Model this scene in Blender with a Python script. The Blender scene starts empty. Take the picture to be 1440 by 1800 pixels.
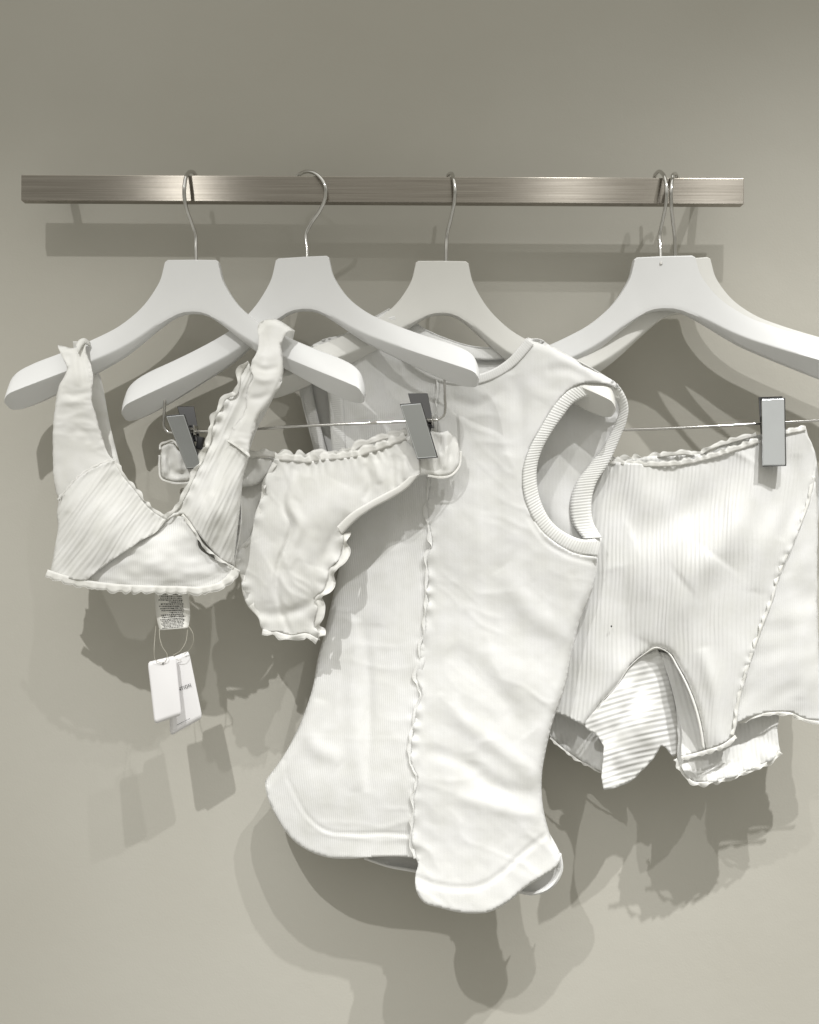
import bpy, bmesh, math, random
import numpy as np
from mathutils import Vector, noise as mnoise
from mathutils.geometry import delaunay_2d_cdt
random.seed(7); rng = np.random.default_rng(7)
PI = math.pi
scene = bpy.context.scene
COL = scene.collection

# ------------------------------------------------------------------ camera
DC = 1.2                       # camera to wall (m)
K = 0.89 / 1440.0
cam_d = bpy.data.cameras.new('camera'); cam = bpy.data.objects.new('camera', cam_d); COL.objects.link(cam)
cam.location = (0, -DC, 0); cam.rotation_euler = (PI/2, 0, 0)
cam_d.sensor_fit = 'HORIZONTAL'; cam_d.sensor_width = 36; cam_d.lens = 36/0.89
cam_d.clip_start = 0.01; cam_d.clip_end = 50
scene.camera = cam

# ------------------------------------------------------------------ room light
world = bpy.data.worlds.new('World'); scene.world = world; world.use_nodes = True
wn = world.node_tree; wn.nodes.clear()
wo = wn.nodes.new('ShaderNodeOutputWorld'); bg = wn.nodes.new('ShaderNodeBackground')
tc = wn.nodes.new('ShaderNodeTexCoord'); sp = wn.nodes.new('ShaderNodeSeparateXYZ')
mr = wn.nodes.new('ShaderNodeMapRange'); cr = wn.nodes.new('ShaderNodeValToRGB')
wn.links.new(tc.outputs['Generated'], sp.inputs[0]); wn.links.new(sp.outputs['Z'], mr.inputs['Value'])
mr.inputs['From Min'].default_value = -1; mr.inputs['From Max'].default_value = 1
wn.links.new(mr.outputs[0], cr.inputs[0]); 
wno = wn.nodes.new('ShaderNodeTexNoise'); wno.inputs['Scale'].default_value = 2.3; wno.inputs['Detail'].default_value = 1.5
wn.links.new(tc.outputs['Generated'], wno.inputs['Vector'])
wmr = wn.nodes.new('ShaderNodeMapRange'); wmr.inputs[1].default_value = 0.35; wmr.inputs[2].default_value = 0.65; wmr.inputs[3].default_value = 0.62; wmr.inputs[4].default_value = 1.35
wn.links.new(wno.outputs[0], wmr.inputs[0])
wmx = wn.nodes.new('ShaderNodeVectorMath'); wmx.operation = 'SCALE'
wn.links.new(cr.outputs[0], wmx.inputs[0]); wn.links.new(wmr.outputs[0], wmx.inputs['Scale']); wn.links.new(wmx.outputs[0], bg.inputs[0]); wn.links.new(bg.outputs[0], wo.inputs[0])
e = cr.color_ramp.elements
e[0].position = 0.0; e[0].color = (0.66, 0.645, 0.585, 1)
e[1].position = 1.0; e[1].color = (1.22, 1.20, 1.12, 1)
m_ = e.new(0.42); m_.color = (0.50, 0.486, 0.425, 1)
m_ = e.new(0.60); m_.color = (0.38, 0.368, 0.325, 1)
bg.inputs[1].default_value = 0.88

def spot(name, loc, target, power, size_deg, blend, soft, col):
    d = bpy.data.lights.new(name, 'SPOT'); o = bpy.data.objects.new(name, d); COL.objects.link(o)
    d.energy = power; d.spot_size = math.radians(size_deg); d.spot_blend = blend; d.shadow_soft_size = soft; d.color = col
    o.location = loc
    o.rotation_euler = (Vector(target)-Vector(loc)).to_track_quat('-Z', 'Y').to_euler()
ZB = (900-332)*K*(DC-0.06)     # rail height
spot('ceiling_spotlight', (-0.65, -1.30, ZB+1.08), (-0.40, 0, -1.5), 118, 62, 1.0, 0.013, (1.0, 0.995, 0.975))
spot('ceiling_spotlight', (0.54, -1.32, ZB+1.72), (0.26, 0, -2.6), 170, 54, 1.0, 0.016, (1.0, 0.995, 0.98))
spot('ceiling_spotlight', (1.12, -1.32, ZB+2.00), (0.46, 0, -3.0), 385, 51, 1.0, 0.018, (1.0, 0.995, 0.98))
scene.view_settings.view_transform = 'Standard'; scene.view_settings.look = 'None'
scene.view_settings.exposure = 0.0; scene.view_settings.gamma = 1.0; scene.view_settings.use_curve_mapping = False
scene.render.engine = 'CYCLES'; scene.cycles.max_bounces = 8

# ------------------------------------------------------------------ helpers
def P(px, py, g):
    s = K*(DC-g)
    return Vector(((px-720)*s, -g, (900-py)*s))

def thing(name, label, cat, loc=(0, 0, 0), group=None):
    o = bpy.data.objects.new(name, None); COL.objects.link(o)
    o.empty_display_size = 0.02; o.location = loc
    o['label'] = label; o['category'] = cat
    if group: o['group'] = group
    return o

def link(name, verts, faces, mat, parent=None, uvs=None, sharp=None, label=None):
    me = bpy.data.meshes.new(name)
    off = Vector((0, 0, 0))
    if parent is not None:
        p = parent
        while p is not None:
            off += p.location; p = p.parent
    me.from_pydata([tuple(Vector(v)-off) for v in verts], [], faces)
    if uvs is not None:
        ul = me.uv_layers.new(name='UVMap')
        vi = np.empty(len(me.loops), dtype=np.int64); me.loops.foreach_get('vertex_index', vi)
        ul.data.foreach_set('uv', np.asarray(uvs, dtype=np.float32)[vi].ravel())
    me.materials.append(mat)
    me.polygons.foreach_set('use_smooth', [True]*len(me.polygons))
    if sharp: me.set_sharp_from_angle(angle=math.radians(sharp))
    me.update()
    o = bpy.data.objects.new(name, me); COL.objects.link(o)
    if parent is not None: o.parent = parent
    if label: o['label'] = label
    return o

def solid(o, t, off=-1.0):
    m = o.modifiers.new('cloth_thickness', 'SOLIDIFY'); m.thickness = t; m.offset = off; m.use_even_offset = False
    return o

def spline(pts, step=4.0, closed=False):
    """Catmull-Rom through points; a trailing 'c' marks a corner. Numeric extra columns are interpolated."""
    n = len(pts); cor = [isinstance(p[-1], str) for p in pts]
    q = np.array([[float(v) for v in (p[:-1] if c else p)] for p, c in zip(pts, cor)])
    out = []
    segs = n if closed else n-1
    for i in range(segs):
        a, b = i, (i+1) % n
        p1, p2 = q[a], q[b]
        if cor[a] or (not closed and a == 0): p0 = 2*p1-p2 if True else p1
        else: p0 = q[a-1]
        if cor[b] or (not closed and b == n-1): p3 = 2*p2-p1
        else: p3 = q[(b+1) % n]
        L = np.hypot(*(p2-p1)[:2]); m = max(1, int(round(L/step)))
        # centripetal tangents
        l0 = max(np.hypot(*(p1-p0)[:2]), 1e-3); l1 = max(L, 1e-3); l2 = max(np.hypot(*(p3-p2)[:2]), 1e-3)
        t1 = ((p1-p0)/l0*l1 + (p2-p1)/l1*l0)/(l0+l1)*l1
        t2 = ((p2-p1)/l1*l2 + (p3-p2)/l2*l1)/(l1+l2)*l1
        for k in range(m):
            t = k/m; h00 = 2*t**3-3*t**2+1; h10 = t**3-2*t**2+t; h01 = -2*t**3+3*t**2; h11 = t**3-t**2
            out.append(h00*p1+h10*t1+h01*p2+h11*t2)
    if not closed: out.append(q[-1])
    return np.array(out)

def poly_dist(X, Y, poly):
    """distance and arclength to polyline (vectorised)"""
    best = np.full(X.shape, 1e9); s = np.zeros(X.shape); acc = 0.0; sd = np.zeros(X.shape)
    for (x0, y0), (x1, y1) in zip(poly[:-1, :2], poly[1:, :2]):
        dx, dy = x1-x0, y1-y0; L2 = dx*dx+dy*dy+1e-9; L = math.sqrt(L2)
        t = np.clip(((X-x0)*dx+(Y-y0)*dy)/L2, 0, 1)
        d = np.hypot(X-x0-t*dx, Y-y0-t*dy); m = d < best
        best[m] = d[m]; s[m] = acc+t[m]*L
        sd[m] = (((X-x0)*dy-(Y-y0)*dx)/L)[m]
        acc += L
    return best, s, sd

def tps(pts):
    p = np.array(pts, float); n = len(p); S = 300.0
    x = p[:, :2]/S
    def U(r2): return 0.5*r2*np.log(r2+1e-12)
    r2 = ((x[:, None]-x[None])**2).sum(-1)
    A = np.zeros((n+3, n+3)); A[:n, :n] = U(r2)+np.eye(n)*0.01
    A[:n, n] = 1; A[:n, n+1:] = x; A[n, :n] = 1; A[n+1:, :n] = x.T
    w = np.linalg.solve(A, np.concatenate([p[:, 2], [0, 0, 0]]))
    def f(X, Y):
        X = np.asarray(X, float)/S; Y = np.asarray(Y, float)/S
        r = (X[..., None]-x[:, 0])**2+(Y[..., None]-x[:, 1])**2
        return U(r)@w[:n]+w[n]+w[n+1]*X+w[n+2]*Y
    return f

def crease(poly, w, amp, taper=True):
    c = spline(poly, 6)
    L = np.hypot(*np.diff(c[:, :2], axis=0).T).sum()
    def f(X, Y):
        d, s, _ = poly_dist(X, Y, c)
        t = np.sin(np.clip(s/L, 0, 1)*PI)**0.5 if taper else 1
        return amp*np.exp(-(d/w)**2)*t
    return f
def step_(poly, w, amp):          # one side higher than the other, fading over w*6
    c = spline(poly, 6)
    L = np.hypot(*np.diff(c[:, :2], axis=0).T).sum()
    def f(X, Y):
        d, s, sd = poly_dist(X, Y, c)
        return amp*np.tanh(sd/w)*np.exp(-(d/(w*5))**2)*np.sin(np.clip(s/L, 0, 1)*PI)**0.5
    return f
def ruf(poly, w, amp, wl, seed=0):
    c = spline(poly, 5)
    def f(X, Y):
        d, s, _ = poly_dist(X, Y, c)
        ph = 2*PI*s/wl + 1.1*np.sin(s/wl*1.7+seed)+0.8*np.sin(s/wl*0.63+seed*2)
        return amp*np.sin(ph)*np.clip(1-d/w, 0, 1)**1.3*(0.65+0.35*np.sin(s/wl*0.9+seed))
    return f
def wrin(sx, sy, amp, ang=0, seed=0, octv=2, mask=None):
    ca, sa = math.cos(math.radians(ang)), math.sin(math.radians(ang))
    def f(X, Y):
        out = np.empty(X.shape)
        for i, (x, y) in enumerate(zip(X, Y)):
            u = (x*ca+y*sa)/sx; v = (-x*sa+y*ca)/sy
            n = mnoise.noise(Vector((u, v, seed*3.7)))
            if octv > 1: n += 0.45*mnoise.noise(Vector((u*2.1+5, v*2.1, seed*3.7+9)))
            out[i] = n
        r = amp*out
        if mask is not None: r = r*mask(X, Y)
        return r
    return f
def crinkle(sx, sy, amp, ang=0, seed=0, p=2.5):
    """thin sharp creases of handled cloth"""
    ca, sa = math.cos(math.radians(ang)), math.sin(math.radians(ang))
    def f(X, Y):
        out = np.empty(X.shape)
        for i, (x, y) in enumerate(zip(X, Y)):
            w = 14*mnoise.noise(Vector((x/60, y/60, seed+2)))
            u = (x*ca+y*sa)/sx; v = (-x*sa+y*ca+w)/sy
            n = max(0.0, 1-2.6*abs(mnoise.noise(Vector((u, v, seed*2.9)))))
            out[i] = n**p*max(0.0, 0.35+mnoise.noise(Vector((x/110, y/110, seed+40)))*1.6)
        return amp*out
    return f
def edge(H, R, poly=None):
    """rolls the sheet back by H over R px near its outline (or near the given lines)"""
    f = lambda X, Y, D: -H*(1-np.sqrt(1-(1-np.clip(D/R, 0, 1))**2))
    f.edge = True; f.poly = spline(poly, 5) if poly is not None else None
    return f
def gauss(x, y, rx, ry, amp, ang=0):
    ca, sa = math.cos(math.radians(ang)), math.sin(math.radians(ang))
    return lambda X, Y: amp*np.exp(-(((X-x)*ca+(Y-y)*sa)/rx)**2-((-(X-x)*sa+(Y-y)*ca)/ry)**2)

def sheet(name, outline, g, mat, parent, step=5.0, rib=0.0, mods=(), thick=0.0009, warp=0.0, wobble=0.0,
          uvf=None, holes=(), label=None):
    c = spline(outline, step, closed=True)[:, :2]
    if wobble:
        s = np.arange(len(c))
        c = c + np.stack([np.sin(s*1.3)+np.sin(s*0.71+1), np.cos(s*1.13)+np.sin(s*0.53)], 1)*wobble*0.5
    x0, y0 = c.min(0); x1, y1 = c.max(0)
    xs = np.arange(x0, x1, step); ys = np.arange(y0, y1, step*0.866)
    GX, GY = np.meshgrid(xs, ys); GX = GX.copy(); GX[1::2] += step/2
    pts = np.stack([GX.ravel(), GY.ravel()], 1)
    # inside test
    inside = np.zeros(len(pts), bool); n = len(c); j = n-1
    for i in range(n):
        xi, yi = c[i]; xj, yj = c[j]
        if yi != yj:
            m = ((yi > pts[:, 1]) != (yj > pts[:, 1])) & (pts[:, 0] < (xj-xi)*(pts[:, 1]-yi)/(yj-yi)+xi)
            inside ^= m
        j = i
    cc = np.vstack([c, c[:1]])
    pts = pts[inside]
    d, _, _ = poly_dist(pts[:, 0], pts[:, 1], cc)
    pts = pts[d > step*0.45]
    allp = np.vstack([c, pts])
    vv, ee, ff, *_r = delaunay_2d_cdt([Vector(p) for p in allp], [], [list(range(n))], 1, 1e-4)
    V = np.array([tuple(v) for v in vv]); X, Y = V[:, 0], V[:, 1]
    F = []
    for f in ff:
        a, b, cx = [V[k] for k in f[:3]]
        F.append(tuple(f) if (b[0]-a[0])*(cx[1]-a[1])-(b[1]-a[1])*(cx[0]-a[0]) < 0 else tuple(reversed(f)))
    G = g(X, Y) if callable(g) else np.full(X.shape, float(g))
    D0 = None
    for m in mods:
        if getattr(m, 'edge', False):
            if m.poly is None:
                if D0 is None: D0 = poly_dist(X, Y, cc)[0]
                G = G+m(X, Y, D0)
            else: G = G+m(X, Y, poly_dist(X, Y, m.poly)[0])
        else: G = G+m(X, Y)
    if uvf: uv = np.stack(uvf(X, Y), 1)
    else:
        a = math.radians(rib); u = (X*math.cos(a)+Y*math.sin(a))*0.7; v = (-X*math.sin(a)+Y*math.cos(a))*0.7
        if warp: u = u+warp*(np.sin(v*0.021+1.3)+0.6*np.sin(v*0.05+u*0.011)+0.5*np.sin(u*0.09+v*0.007))
        uv = np.stack([u, v], 1)
    S = K*(DC-G)
    W = np.stack([(X-720)*S, -G, (900-Y)*S], 1)
    o = link(name, W, F, mat, parent, uv, label=label)
    if thick: solid(o, thick)
    return o

def resamp(c, n):
    s = np.concatenate([[0], np.cumsum(np.hypot(*np.diff(c[:, :2], axis=0).T))]); t = np.linspace(0, s[-1], n)
    return np.stack([np.interp(t, s, c[:, k]) for k in range(c.shape[1])], 1), t

def band(name, A, B, mat, parent, n=120, rows=5, puff=0.0015, thick=0.001, edgeroll=0.0, mods=(), label=None):
    """strip between two (px,py,g) curves, ribs across"""
    a, s = resamp(spline(A, 3), n); b, _ = resamp(spline(B, 3), n)
    V = []; uv = []; F = []
    for i in range(n):
        for r in range(rows):
            t = r/(rows-1); p = a[i]*(1-t)+b[i]*t
            g = p[2]+puff*math.sin(PI*t)
            for m in mods: g += float(m(np.array([p[0]]), np.array([p[1]]))[0])
            V.append(P(p[0], p[1], g)); uv.append((s[i]*0.7, t*14))
    for i in range(n-1):
        for r in range(rows-1):
            k = i*rows+r; F.append((k, k+1, k+rows+1, k+rows))
    v0, v1, v2 = V[F[0][0]], V[F[0][1]], V[F[0][2]]
    if (v1-v0).cross(v2-v0).y > 0: F = [tuple(reversed(f)) for f in F]
    o = link(name, V, F, mat, parent, uv, label=label)
    if thick: solid(o, thick)
    return o

def tube_geo(pts, r, sides=8, cap=True):
    pts = [Vector(p) for p in pts]; n = len(pts); V = []; F = []
    up = Vector((0, 1, 0)); t0 = (pts[1]-pts[0]).normalized()
    nrm = t0.cross(up); nrm = nrm.normalized() if nrm.length > 1e-4 else Vector((1, 0, 0))
    for i, p in enumerate(pts):
        t = (pts[min(i+1, n-1)]-pts[max(i-1, 0)]).normalized()
        nrm = (nrm-t*nrm.dot(t)).normalized(); b = t.cross(nrm)
        rr = r[i] if hasattr(r, '__len__') else r
        for k in range(sides):
            a = 2*PI*k/sides; V.append(p+nrm*math.cos(a)*rr+b*math.sin(a)*rr)
    for i in range(n-1):
        for k in range(sides):
            a = i*sides+k; b2 = i*sides+(k+1) % sides
            F.append((a, b2, b2+sides, a+sides))
    if cap:
        F.append(tuple(reversed(range(sides)))); F.append(tuple(range((n-1)*sides, n*sides)))
    return V, F
def merge(*gs):
    V = []; F = []
    for v, f in gs:
        o = len(V); V += list(v); F += [tuple(k+o for k in ff) for ff in f]
    return V, F
def tube(name, pts, r, mat, parent, sides=8, step=4, smooth=True):
    c = spline(pts, step) if smooth else np.array(pts, float)
    V, F = tube_geo([P(*p[:3]) for p in c], r, sides)
    return link(name, V, F, mat, parent, sharp=50)

def ruffle(name, path, w, side, mat, parent, amp_g=0.003, wl=14, amp_w=0.25, rows=4, seed=0, thread=None, dg=0.0, thr=0.00034):
    """gathered frill standing off a (px,py,g) edge; thread = material of the overlock edge"""
    c, s = resamp(spline(path, 2), max(8, int(np.hypot(*np.diff(spline(path, 4)[:, :2], axis=0).T).sum()/1.6)))
    n = len(c); V = []; F = []; uv = []; ed = []
    T = np.gradient(c[:, :2], axis=0); T /= np.hypot(*T.T)[:, None]+1e-9
    N = np.stack([T[:, 1], -T[:, 0]], 1)*side
    for i in range(n):
        ph = 2*PI*(s[i]/wl+0.55*mnoise.noise(Vector((s[i]/wl*0.8, seed*5.1, 0))))
        am = 0.25+1.1*abs(mnoise.noise(Vector((s[i]/wl*0.45, seed*3.3, 4))))*1.4
        jit = mnoise.noise(Vector((s[i]/wl*2.6, seed*7.7, 9)))
        for r in range(rows):
            t = r/(rows-1)
            o = w*t*(1+amp_w*(math.cos(ph+0.7)*am*.8+jit*.7))
            sh = 0.14*w*t*math.sin(ph)*am+jit*w*.1*t
            x = c[i, 0]+N[i, 0]*o+T[i, 0]*sh; y = c[i, 1]+N[i, 1]*o+T[i, 1]*sh
            g = c[i, 2]+amp_g*0.6*(math.sin(ph)*am+jit*.5)*t**1.2+dg*t
            q = P(x, y, g); V.append(q); uv.append((s[i]*0.7, t*w*0.7))
            if r == rows-1: ed.append(q)
    for i in range(n-1):
        for r in range(rows-1):
            k = i*rows+r; F.append((k, k+1, k+rows+1, k+rows))
    v0, v1, v2 = V[F[0][0]], V[F[0][1]], V[F[0][2]]
    if (v1-v0).cross(v2-v0).y > 0: F = [tuple(reversed(f)) for f in F]
    o = link(name, V, F, mat, parent, uv); solid(o, 0.0004, 0)
    if thread:
        tv, tf = tube_geo(ed, thr, 5)
        link('overlock_edge', tv, tf, thread, o)
    return o

def boxgeo(cx, cy, cz, sx, sy, sz, bev=0.0, seg=2, rot=None):
    bm = bmesh.new(); bmesh.ops.create_cube(bm, size=1)
    for v in bm.verts: v.co = Vector((v.co.x*sx, v.co.y*sy, v.co.z*sz))
    if bev: bmesh.ops.bevel(bm, geom=list(bm.edges), offset=bev, segments=seg, affect='EDGES', profile=0.5)
    bm.verts.ensure_lookup_table()
    V = []
    for v in bm.verts:
        p = v.co.copy()
        if rot: p = rot @ p
        V.append(p+Vector((cx, cy, cz)))
    F = [tuple(v.index for v in f.verts) for f in bm.faces]; bm.free()
    return V, F

# ------------------------------------------------------------------ materials
def mat(name):
    m = bpy.data.materials.new(name); m.use_nodes = True
    nt = m.node_tree; b = nt.nodes['Principled BSDF']; return m, nt, b
def setp(b, **k):
    for n, v in k.items():
        n = n.replace('_', ' ')
        if n in b.inputs: b.inputs[n].default_value = v
def N(nt, t, **k):
    n = nt.nodes.new(t)
    for a, v in k.items(): setattr(n, a, v)
    return n
def math_(nt, op, a, b=None):
    n = nt.nodes.new('ShaderNodeMath'); n.operation = op
    for i, v in enumerate((a, b)):
        if v is None: continue
        if isinstance(v, (int, float)): n.inputs[i].default_value = v
        else: nt.links.new(v, n.inputs[i])
    return n.outputs[0]

def fabric(name, col=(0.82, 0.815, 0.80), pitch=0.0, depth=0.4, irregular=0.0, transl=0.12, fuzz=0.06, stitch=False, sharp=1.0):
    m, nt, b = mat(name)
    setp(b, Roughness=0.85, Sheen_Weight=0.15, Sheen_Roughness=0.5, Specular_IOR_Level=0.2)
    tcn = N(nt, 'ShaderNodeTexCoord')
    # fine colour mottling of the knit
    no = N(nt, 'ShaderNodeTexNoise'); no.inputs['Scale'].default_value = 35; no.inputs['Detail'].default_value = 5
    nt.links.new(tcn.outputs['Object'], no.inputs['Vector'])
    mx = N(nt, 'ShaderNodeMix', data_type='RGBA'); mx.inputs[6].default_value = (*[c*0.95 for c in col[:2]], col[2]*0.925, 1)
    mx.inputs[7].default_value = (*[min(1, c*1.03) for c in col], 1)
    mra = N(nt, 'ShaderNodeMapRange'); mra.inputs[1].default_value = 0.3; mra.inputs[2].default_value = 0.7
    nt.links.new(no.outputs[0], mra.inputs[0]); nt.links.new(mra.outputs[0], mx.inputs[0])
    nt.links.new(mx.outputs[2], b.inputs['Base Color'])
    h = None
    if pitch:
        sep = N(nt, 'ShaderNodeSeparateXYZ'); nt.links.new(tcn.outputs['UV'], sep.inputs[0])
        u = sep.outputs[0]
        if irregular:
            n2 = N(nt, 'ShaderNodeTexNoise'); n2.inputs['Scale'].default_value = 0.06; n2.inputs['Detail'].default_value = 2
            vm = N(nt, 'ShaderNodeVectorMath', operation='MULTIPLY'); vm.inputs[1].default_value = (1, 0.18, 1)
            nt.links.new(tcn.outputs['UV'], vm.inputs[0]); nt.links.new(vm.outputs[0], n2.inputs['Vector'])
            u = math_(nt, 'ADD', u, math_(nt, 'MULTIPLY', math_(nt, 'SUBTRACT', n2.outputs[0], 0.5), irregular*pitch*4))
        s = math_(nt, 'SINE', math_(nt, 'MULTIPLY', u, 2*PI/pitch))
        s = math_(nt, 'MULTIPLY', math_(nt, 'ADD', s, 1.0), 0.5)
        s = math_(nt, 'POWER', s, sharp)
        if irregular:
            n3 = N(nt, 'ShaderNodeTexNoise'); n3.inputs['Scale'].default_value = 0.05; n3.inputs['Detail'].default_value = 1
            vm3 = N(nt, 'ShaderNodeVectorMath', operation='MULTIPLY'); vm3.inputs[1].default_value = (1.6, 0.3, 1)
            nt.links.new(tcn.outputs['UV'], vm3.inputs[0]); nt.links.new(vm3.outputs[0], n3.inputs['Vector'])
            mr3 = N(nt, 'ShaderNodeMapRange'); mr3.inputs[1].default_value = 0.3; mr3.inputs[2].default_value = 0.65
            mr3.inputs[3].default_value = 0.35; mr3.inputs[4].default_value = 1.1
            nt.links.new(n3.outputs[0], mr3.inputs[0]); s = math_(nt, 'MULTIPLY', s, mr3.outputs[0])
        h = math_(nt, 'MULTIPLY', s, depth)
    n4 = N(nt, 'ShaderNodeTexNoise'); n4.inputs['Scale'].default_value = 900; n4.inputs['Detail'].default_value = 3
    nt.links.new(tcn.outputs['Object'], n4.inputs['Vector'])
    n5 = N(nt, 'ShaderNodeTexNoise'); n5.inputs['Scale'].default_value = 70; n5.inputs['Detail'].default_value = 4
    nt.links.new(tcn.outputs['Object'], n5.inputs['Vector'])
    hh = math_(nt, 'ADD', math_(nt, 'MULTIPLY', n4.outputs[0], fuzz), math_(nt, 'MULTIPLY', n5.outputs[0], 0.22))
    h = hh if h is None else math_(nt, 'ADD', h, hh)
    bp = N(nt, 'ShaderNodeBump'); bp.inputs['Distance'].default_value = 0.001; bp.inputs['Strength'].default_value = 1.0
    nt.links.new(h, bp.inputs['Height']); nt.links.new(bp.outputs[0], b.inputs['Normal'])
    if transl:
        tr = N(nt, 'ShaderNodeBsdfTranslucent'); tr.inputs['Color'].default_value = (0.93, 0.915, 0.87, 1)
        nt.links.new(bp.outputs[0], tr.inputs['Normal'])
        ms = N(nt, 'ShaderNodeMixShader'); ms.inputs[0].default_value = transl
        nt.links.new(b.outputs[0], ms.inputs[1]); nt.links.new(tr.outputs[0], ms.inputs[2])
        nt.links.new(ms.outputs[0], nt.nodes['Material Output'].inputs[0])
    return m

M = {}
W0 = (0.795, 0.795, 0.793); CR = (0.835, 0.831, 0.818)
M['jersey'] = fabric('white_jersey', W0, 1.7, 0.07, transl=0.1, fuzz=0.12)
M['fine_rib'] = fabric('white_fine_rib', W0, 2.6, 0.13, transl=0.1)
M['cuff_rib'] = fabric('white_cuff_rib', (0.80, 0.80, 0.79), 3.7, 0.32, transl=0.05)
M['wide_rib'] = fabric('white_wide_rib', (0.80, 0.80, 0.797), 5.4, 0.42, irregular=0.3, transl=0.12)
M['gusset_rib'] = fabric('white_gusset_rib', (0.80, 0.80, 0.798), 6.6, 0.62, irregular=0.1, transl=0.1)
M['cup_rib'] = fabric('white_cup_rib', (0.83, 0.827, 0.815), 6.0, 0.42, irregular=0.4, transl=0.14)
M['cup_fine'] = fabric('white_cup_fine', (0.83, 0.828, 0.822), 2.6, 0.12, transl=0.1)
M['strap'] = fabric('cream_strap', CR, 0, transl=0.14)
M['soft'] = fabric('soft_cream_mesh', (0.84, 0.838, 0.828), 3.0, 0.06, transl=0.22)
M['frill'] = fabric('cream_frill', (0.87, 0.865, 0.848), 0, 0.1, transl=0.25)
M['thread'] = fabric('cream_thread', (0.87, 0.865, 0.848), 0, 0.1, transl=0.15)

def wallmat():
    m, nt, b = mat('painted_plaster'); setp(b, Roughness=0.9, Specular_IOR_Level=0.25)
    t = N(nt, 'ShaderNodeTexCoord')
    n1 = N(nt, 'ShaderNodeTexNoise'); n1.inputs['Scale'].default_value = 2.2; n1.inputs['Detail'].default_value = 5; n1.inputs['Roughness'].default_value = 0.55
    nt.links.new(t.outputs['Object'], n1.inputs['Vector'])
    r = N(nt, 'ShaderNodeValToRGB'); r.color_ramp.elements[0].position = 0.32; r.color_ramp.elements[1].position = 0.7
    r.color_ramp.elements[0].color = (0.482, 0.465, 0.412, 1); r.color_ramp.elements[1].color = (0.516, 0.502, 0.452, 1)
    nt.links.new(n1.outputs[0], r.inputs[0]); nt.links.new(r.outputs[0], b.inputs['Base Color'])
    n2 = N(nt, 'ShaderNodeTexNoise'); n2.inputs['Scale'].default_value = 350; n2.inputs['Detail'].default_value = 4
    n3 = N(nt, 'ShaderNodeTexNoise'); n3.inputs['Scale'].default_value = 18; n3.inputs['Detail'].default_value = 4
    for n in (n2, n3): nt.links.new(t.outputs['Object'], n.inputs['Vector'])
    h = math_(nt, 'ADD', math_(nt, 'MULTIPLY', n2.outputs[0], 0.16), math_(nt, 'MULTIPLY', n3.outputs[0], 0.8))
    bp = N(nt, 'ShaderNodeBump'); bp.inputs['Distance'].default_value = 0.001; bp.inputs['Strength'].default_value = 0.8
    nt.links.new(h, bp.inputs['Height']); nt.links.new(bp.outputs[0], b.inputs['Normal'])
    return m
M['wall'] = wallmat()

def steelmat():
    m, nt, b = mat('brushed_steel'); setp(b, Metallic=1.0, Roughness=0.3, Anisotropic=0.95, Anisotropic_Rotation=0.25)
    t = N(nt, 'ShaderNodeTexCoord'); mp = N(nt, 'ShaderNodeMapping'); mp.inputs['Scale'].default_value = (6, 1, 900)
    nt.links.new(t.outputs['Object'], mp.inputs[0])
    n = N(nt, 'ShaderNodeTexNoise'); n.inputs['Scale'].default_value = 1.0; n.inputs['Detail'].default_value = 6; n.inputs['Roughness'].default_value = 0.7
    nt.links.new(mp.outputs[0], n.inputs['Vector'])
    r = N(nt, 'ShaderNodeValToRGB'); r.color_ramp.elements[0].position = 0.3; r.color_ramp.elements[1].position = 0.7
    r.color_ramp.elements[0].color = (0.27, 0.245, 0.21, 1); r.color_ramp.elements[1].color = (0.43, 0.40, 0.355, 1)
    nt.links.new(n.outputs[0], r.inputs[0]); nt.links.new(r.outputs[0], b.inputs['Base Color'])
    mr_ = N(nt, 'ShaderNodeMapRange'); mr_.inputs[3].default_value = 0.20; mr_.inputs[4].default_value = 0.30
    nt.links.new(n.outputs[0], mr_.inputs[0]); nt.links.new(mr_.outputs[0], b.inputs['Roughness'])
    bp = N(nt, 'ShaderNodeBump'); bp.inputs['Distance'].default_value = 0.0001; bp.inputs['Strength'].default_value = 0.35
    nt.links.new(n.outputs[0], bp.inputs['Height']); nt.links.new(bp.outputs[0], b.inputs['Normal'])
    tg = N(nt, 'ShaderNodeTangent'); tg.direction_type = 'UV_MAP'; tg.uv_map = 'UVMap'
    nt.links.new(tg.outputs[0], b.inputs['Tangent'])
    return m
M['steel'] = steelmat()
m, nt, b = mat('chrome'); setp(b, Metallic=1.0, Roughness=0.12, Base_Color=(0.62, 0.61, 0.59, 1)); M['chrome'] = m
m, nt, b = mat('satin_plate'); setp(b, Metallic=1.0, Roughness=0.3, Base_Color=(0.80, 0.83, 0.86, 1)); M['plate'] = m
t = N(nt, 'ShaderNodeTexCoord'); n = N(nt, 'ShaderNodeTexNoise'); n.inputs['Scale'].default_value = 60; n.inputs['Detail'].default_value = 3
nt.links.new(t.outputs['Object'], n.inputs['Vector']); mr_ = N(nt, 'ShaderNodeMapRange'); mr_.inputs[3].default_value = 0.08; mr_.inputs[4].default_value = 0.2
nt.links.new(n.outputs[0], mr_.inputs[0]); nt.links.new(mr_.outputs[0], b.inputs['Roughness'])
m, nt, b = mat('dark_chrome'); setp(b, Metallic=1.0, Roughness=0.1, Base_Color=(0.16, 0.16, 0.165, 1)); M['dark'] = m
m, nt, b = mat('black_rubber'); setp(b, Roughness=0.6, Base_Color=(0.012, 0.012, 0.013, 1)); M['rubber'] = m
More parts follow.
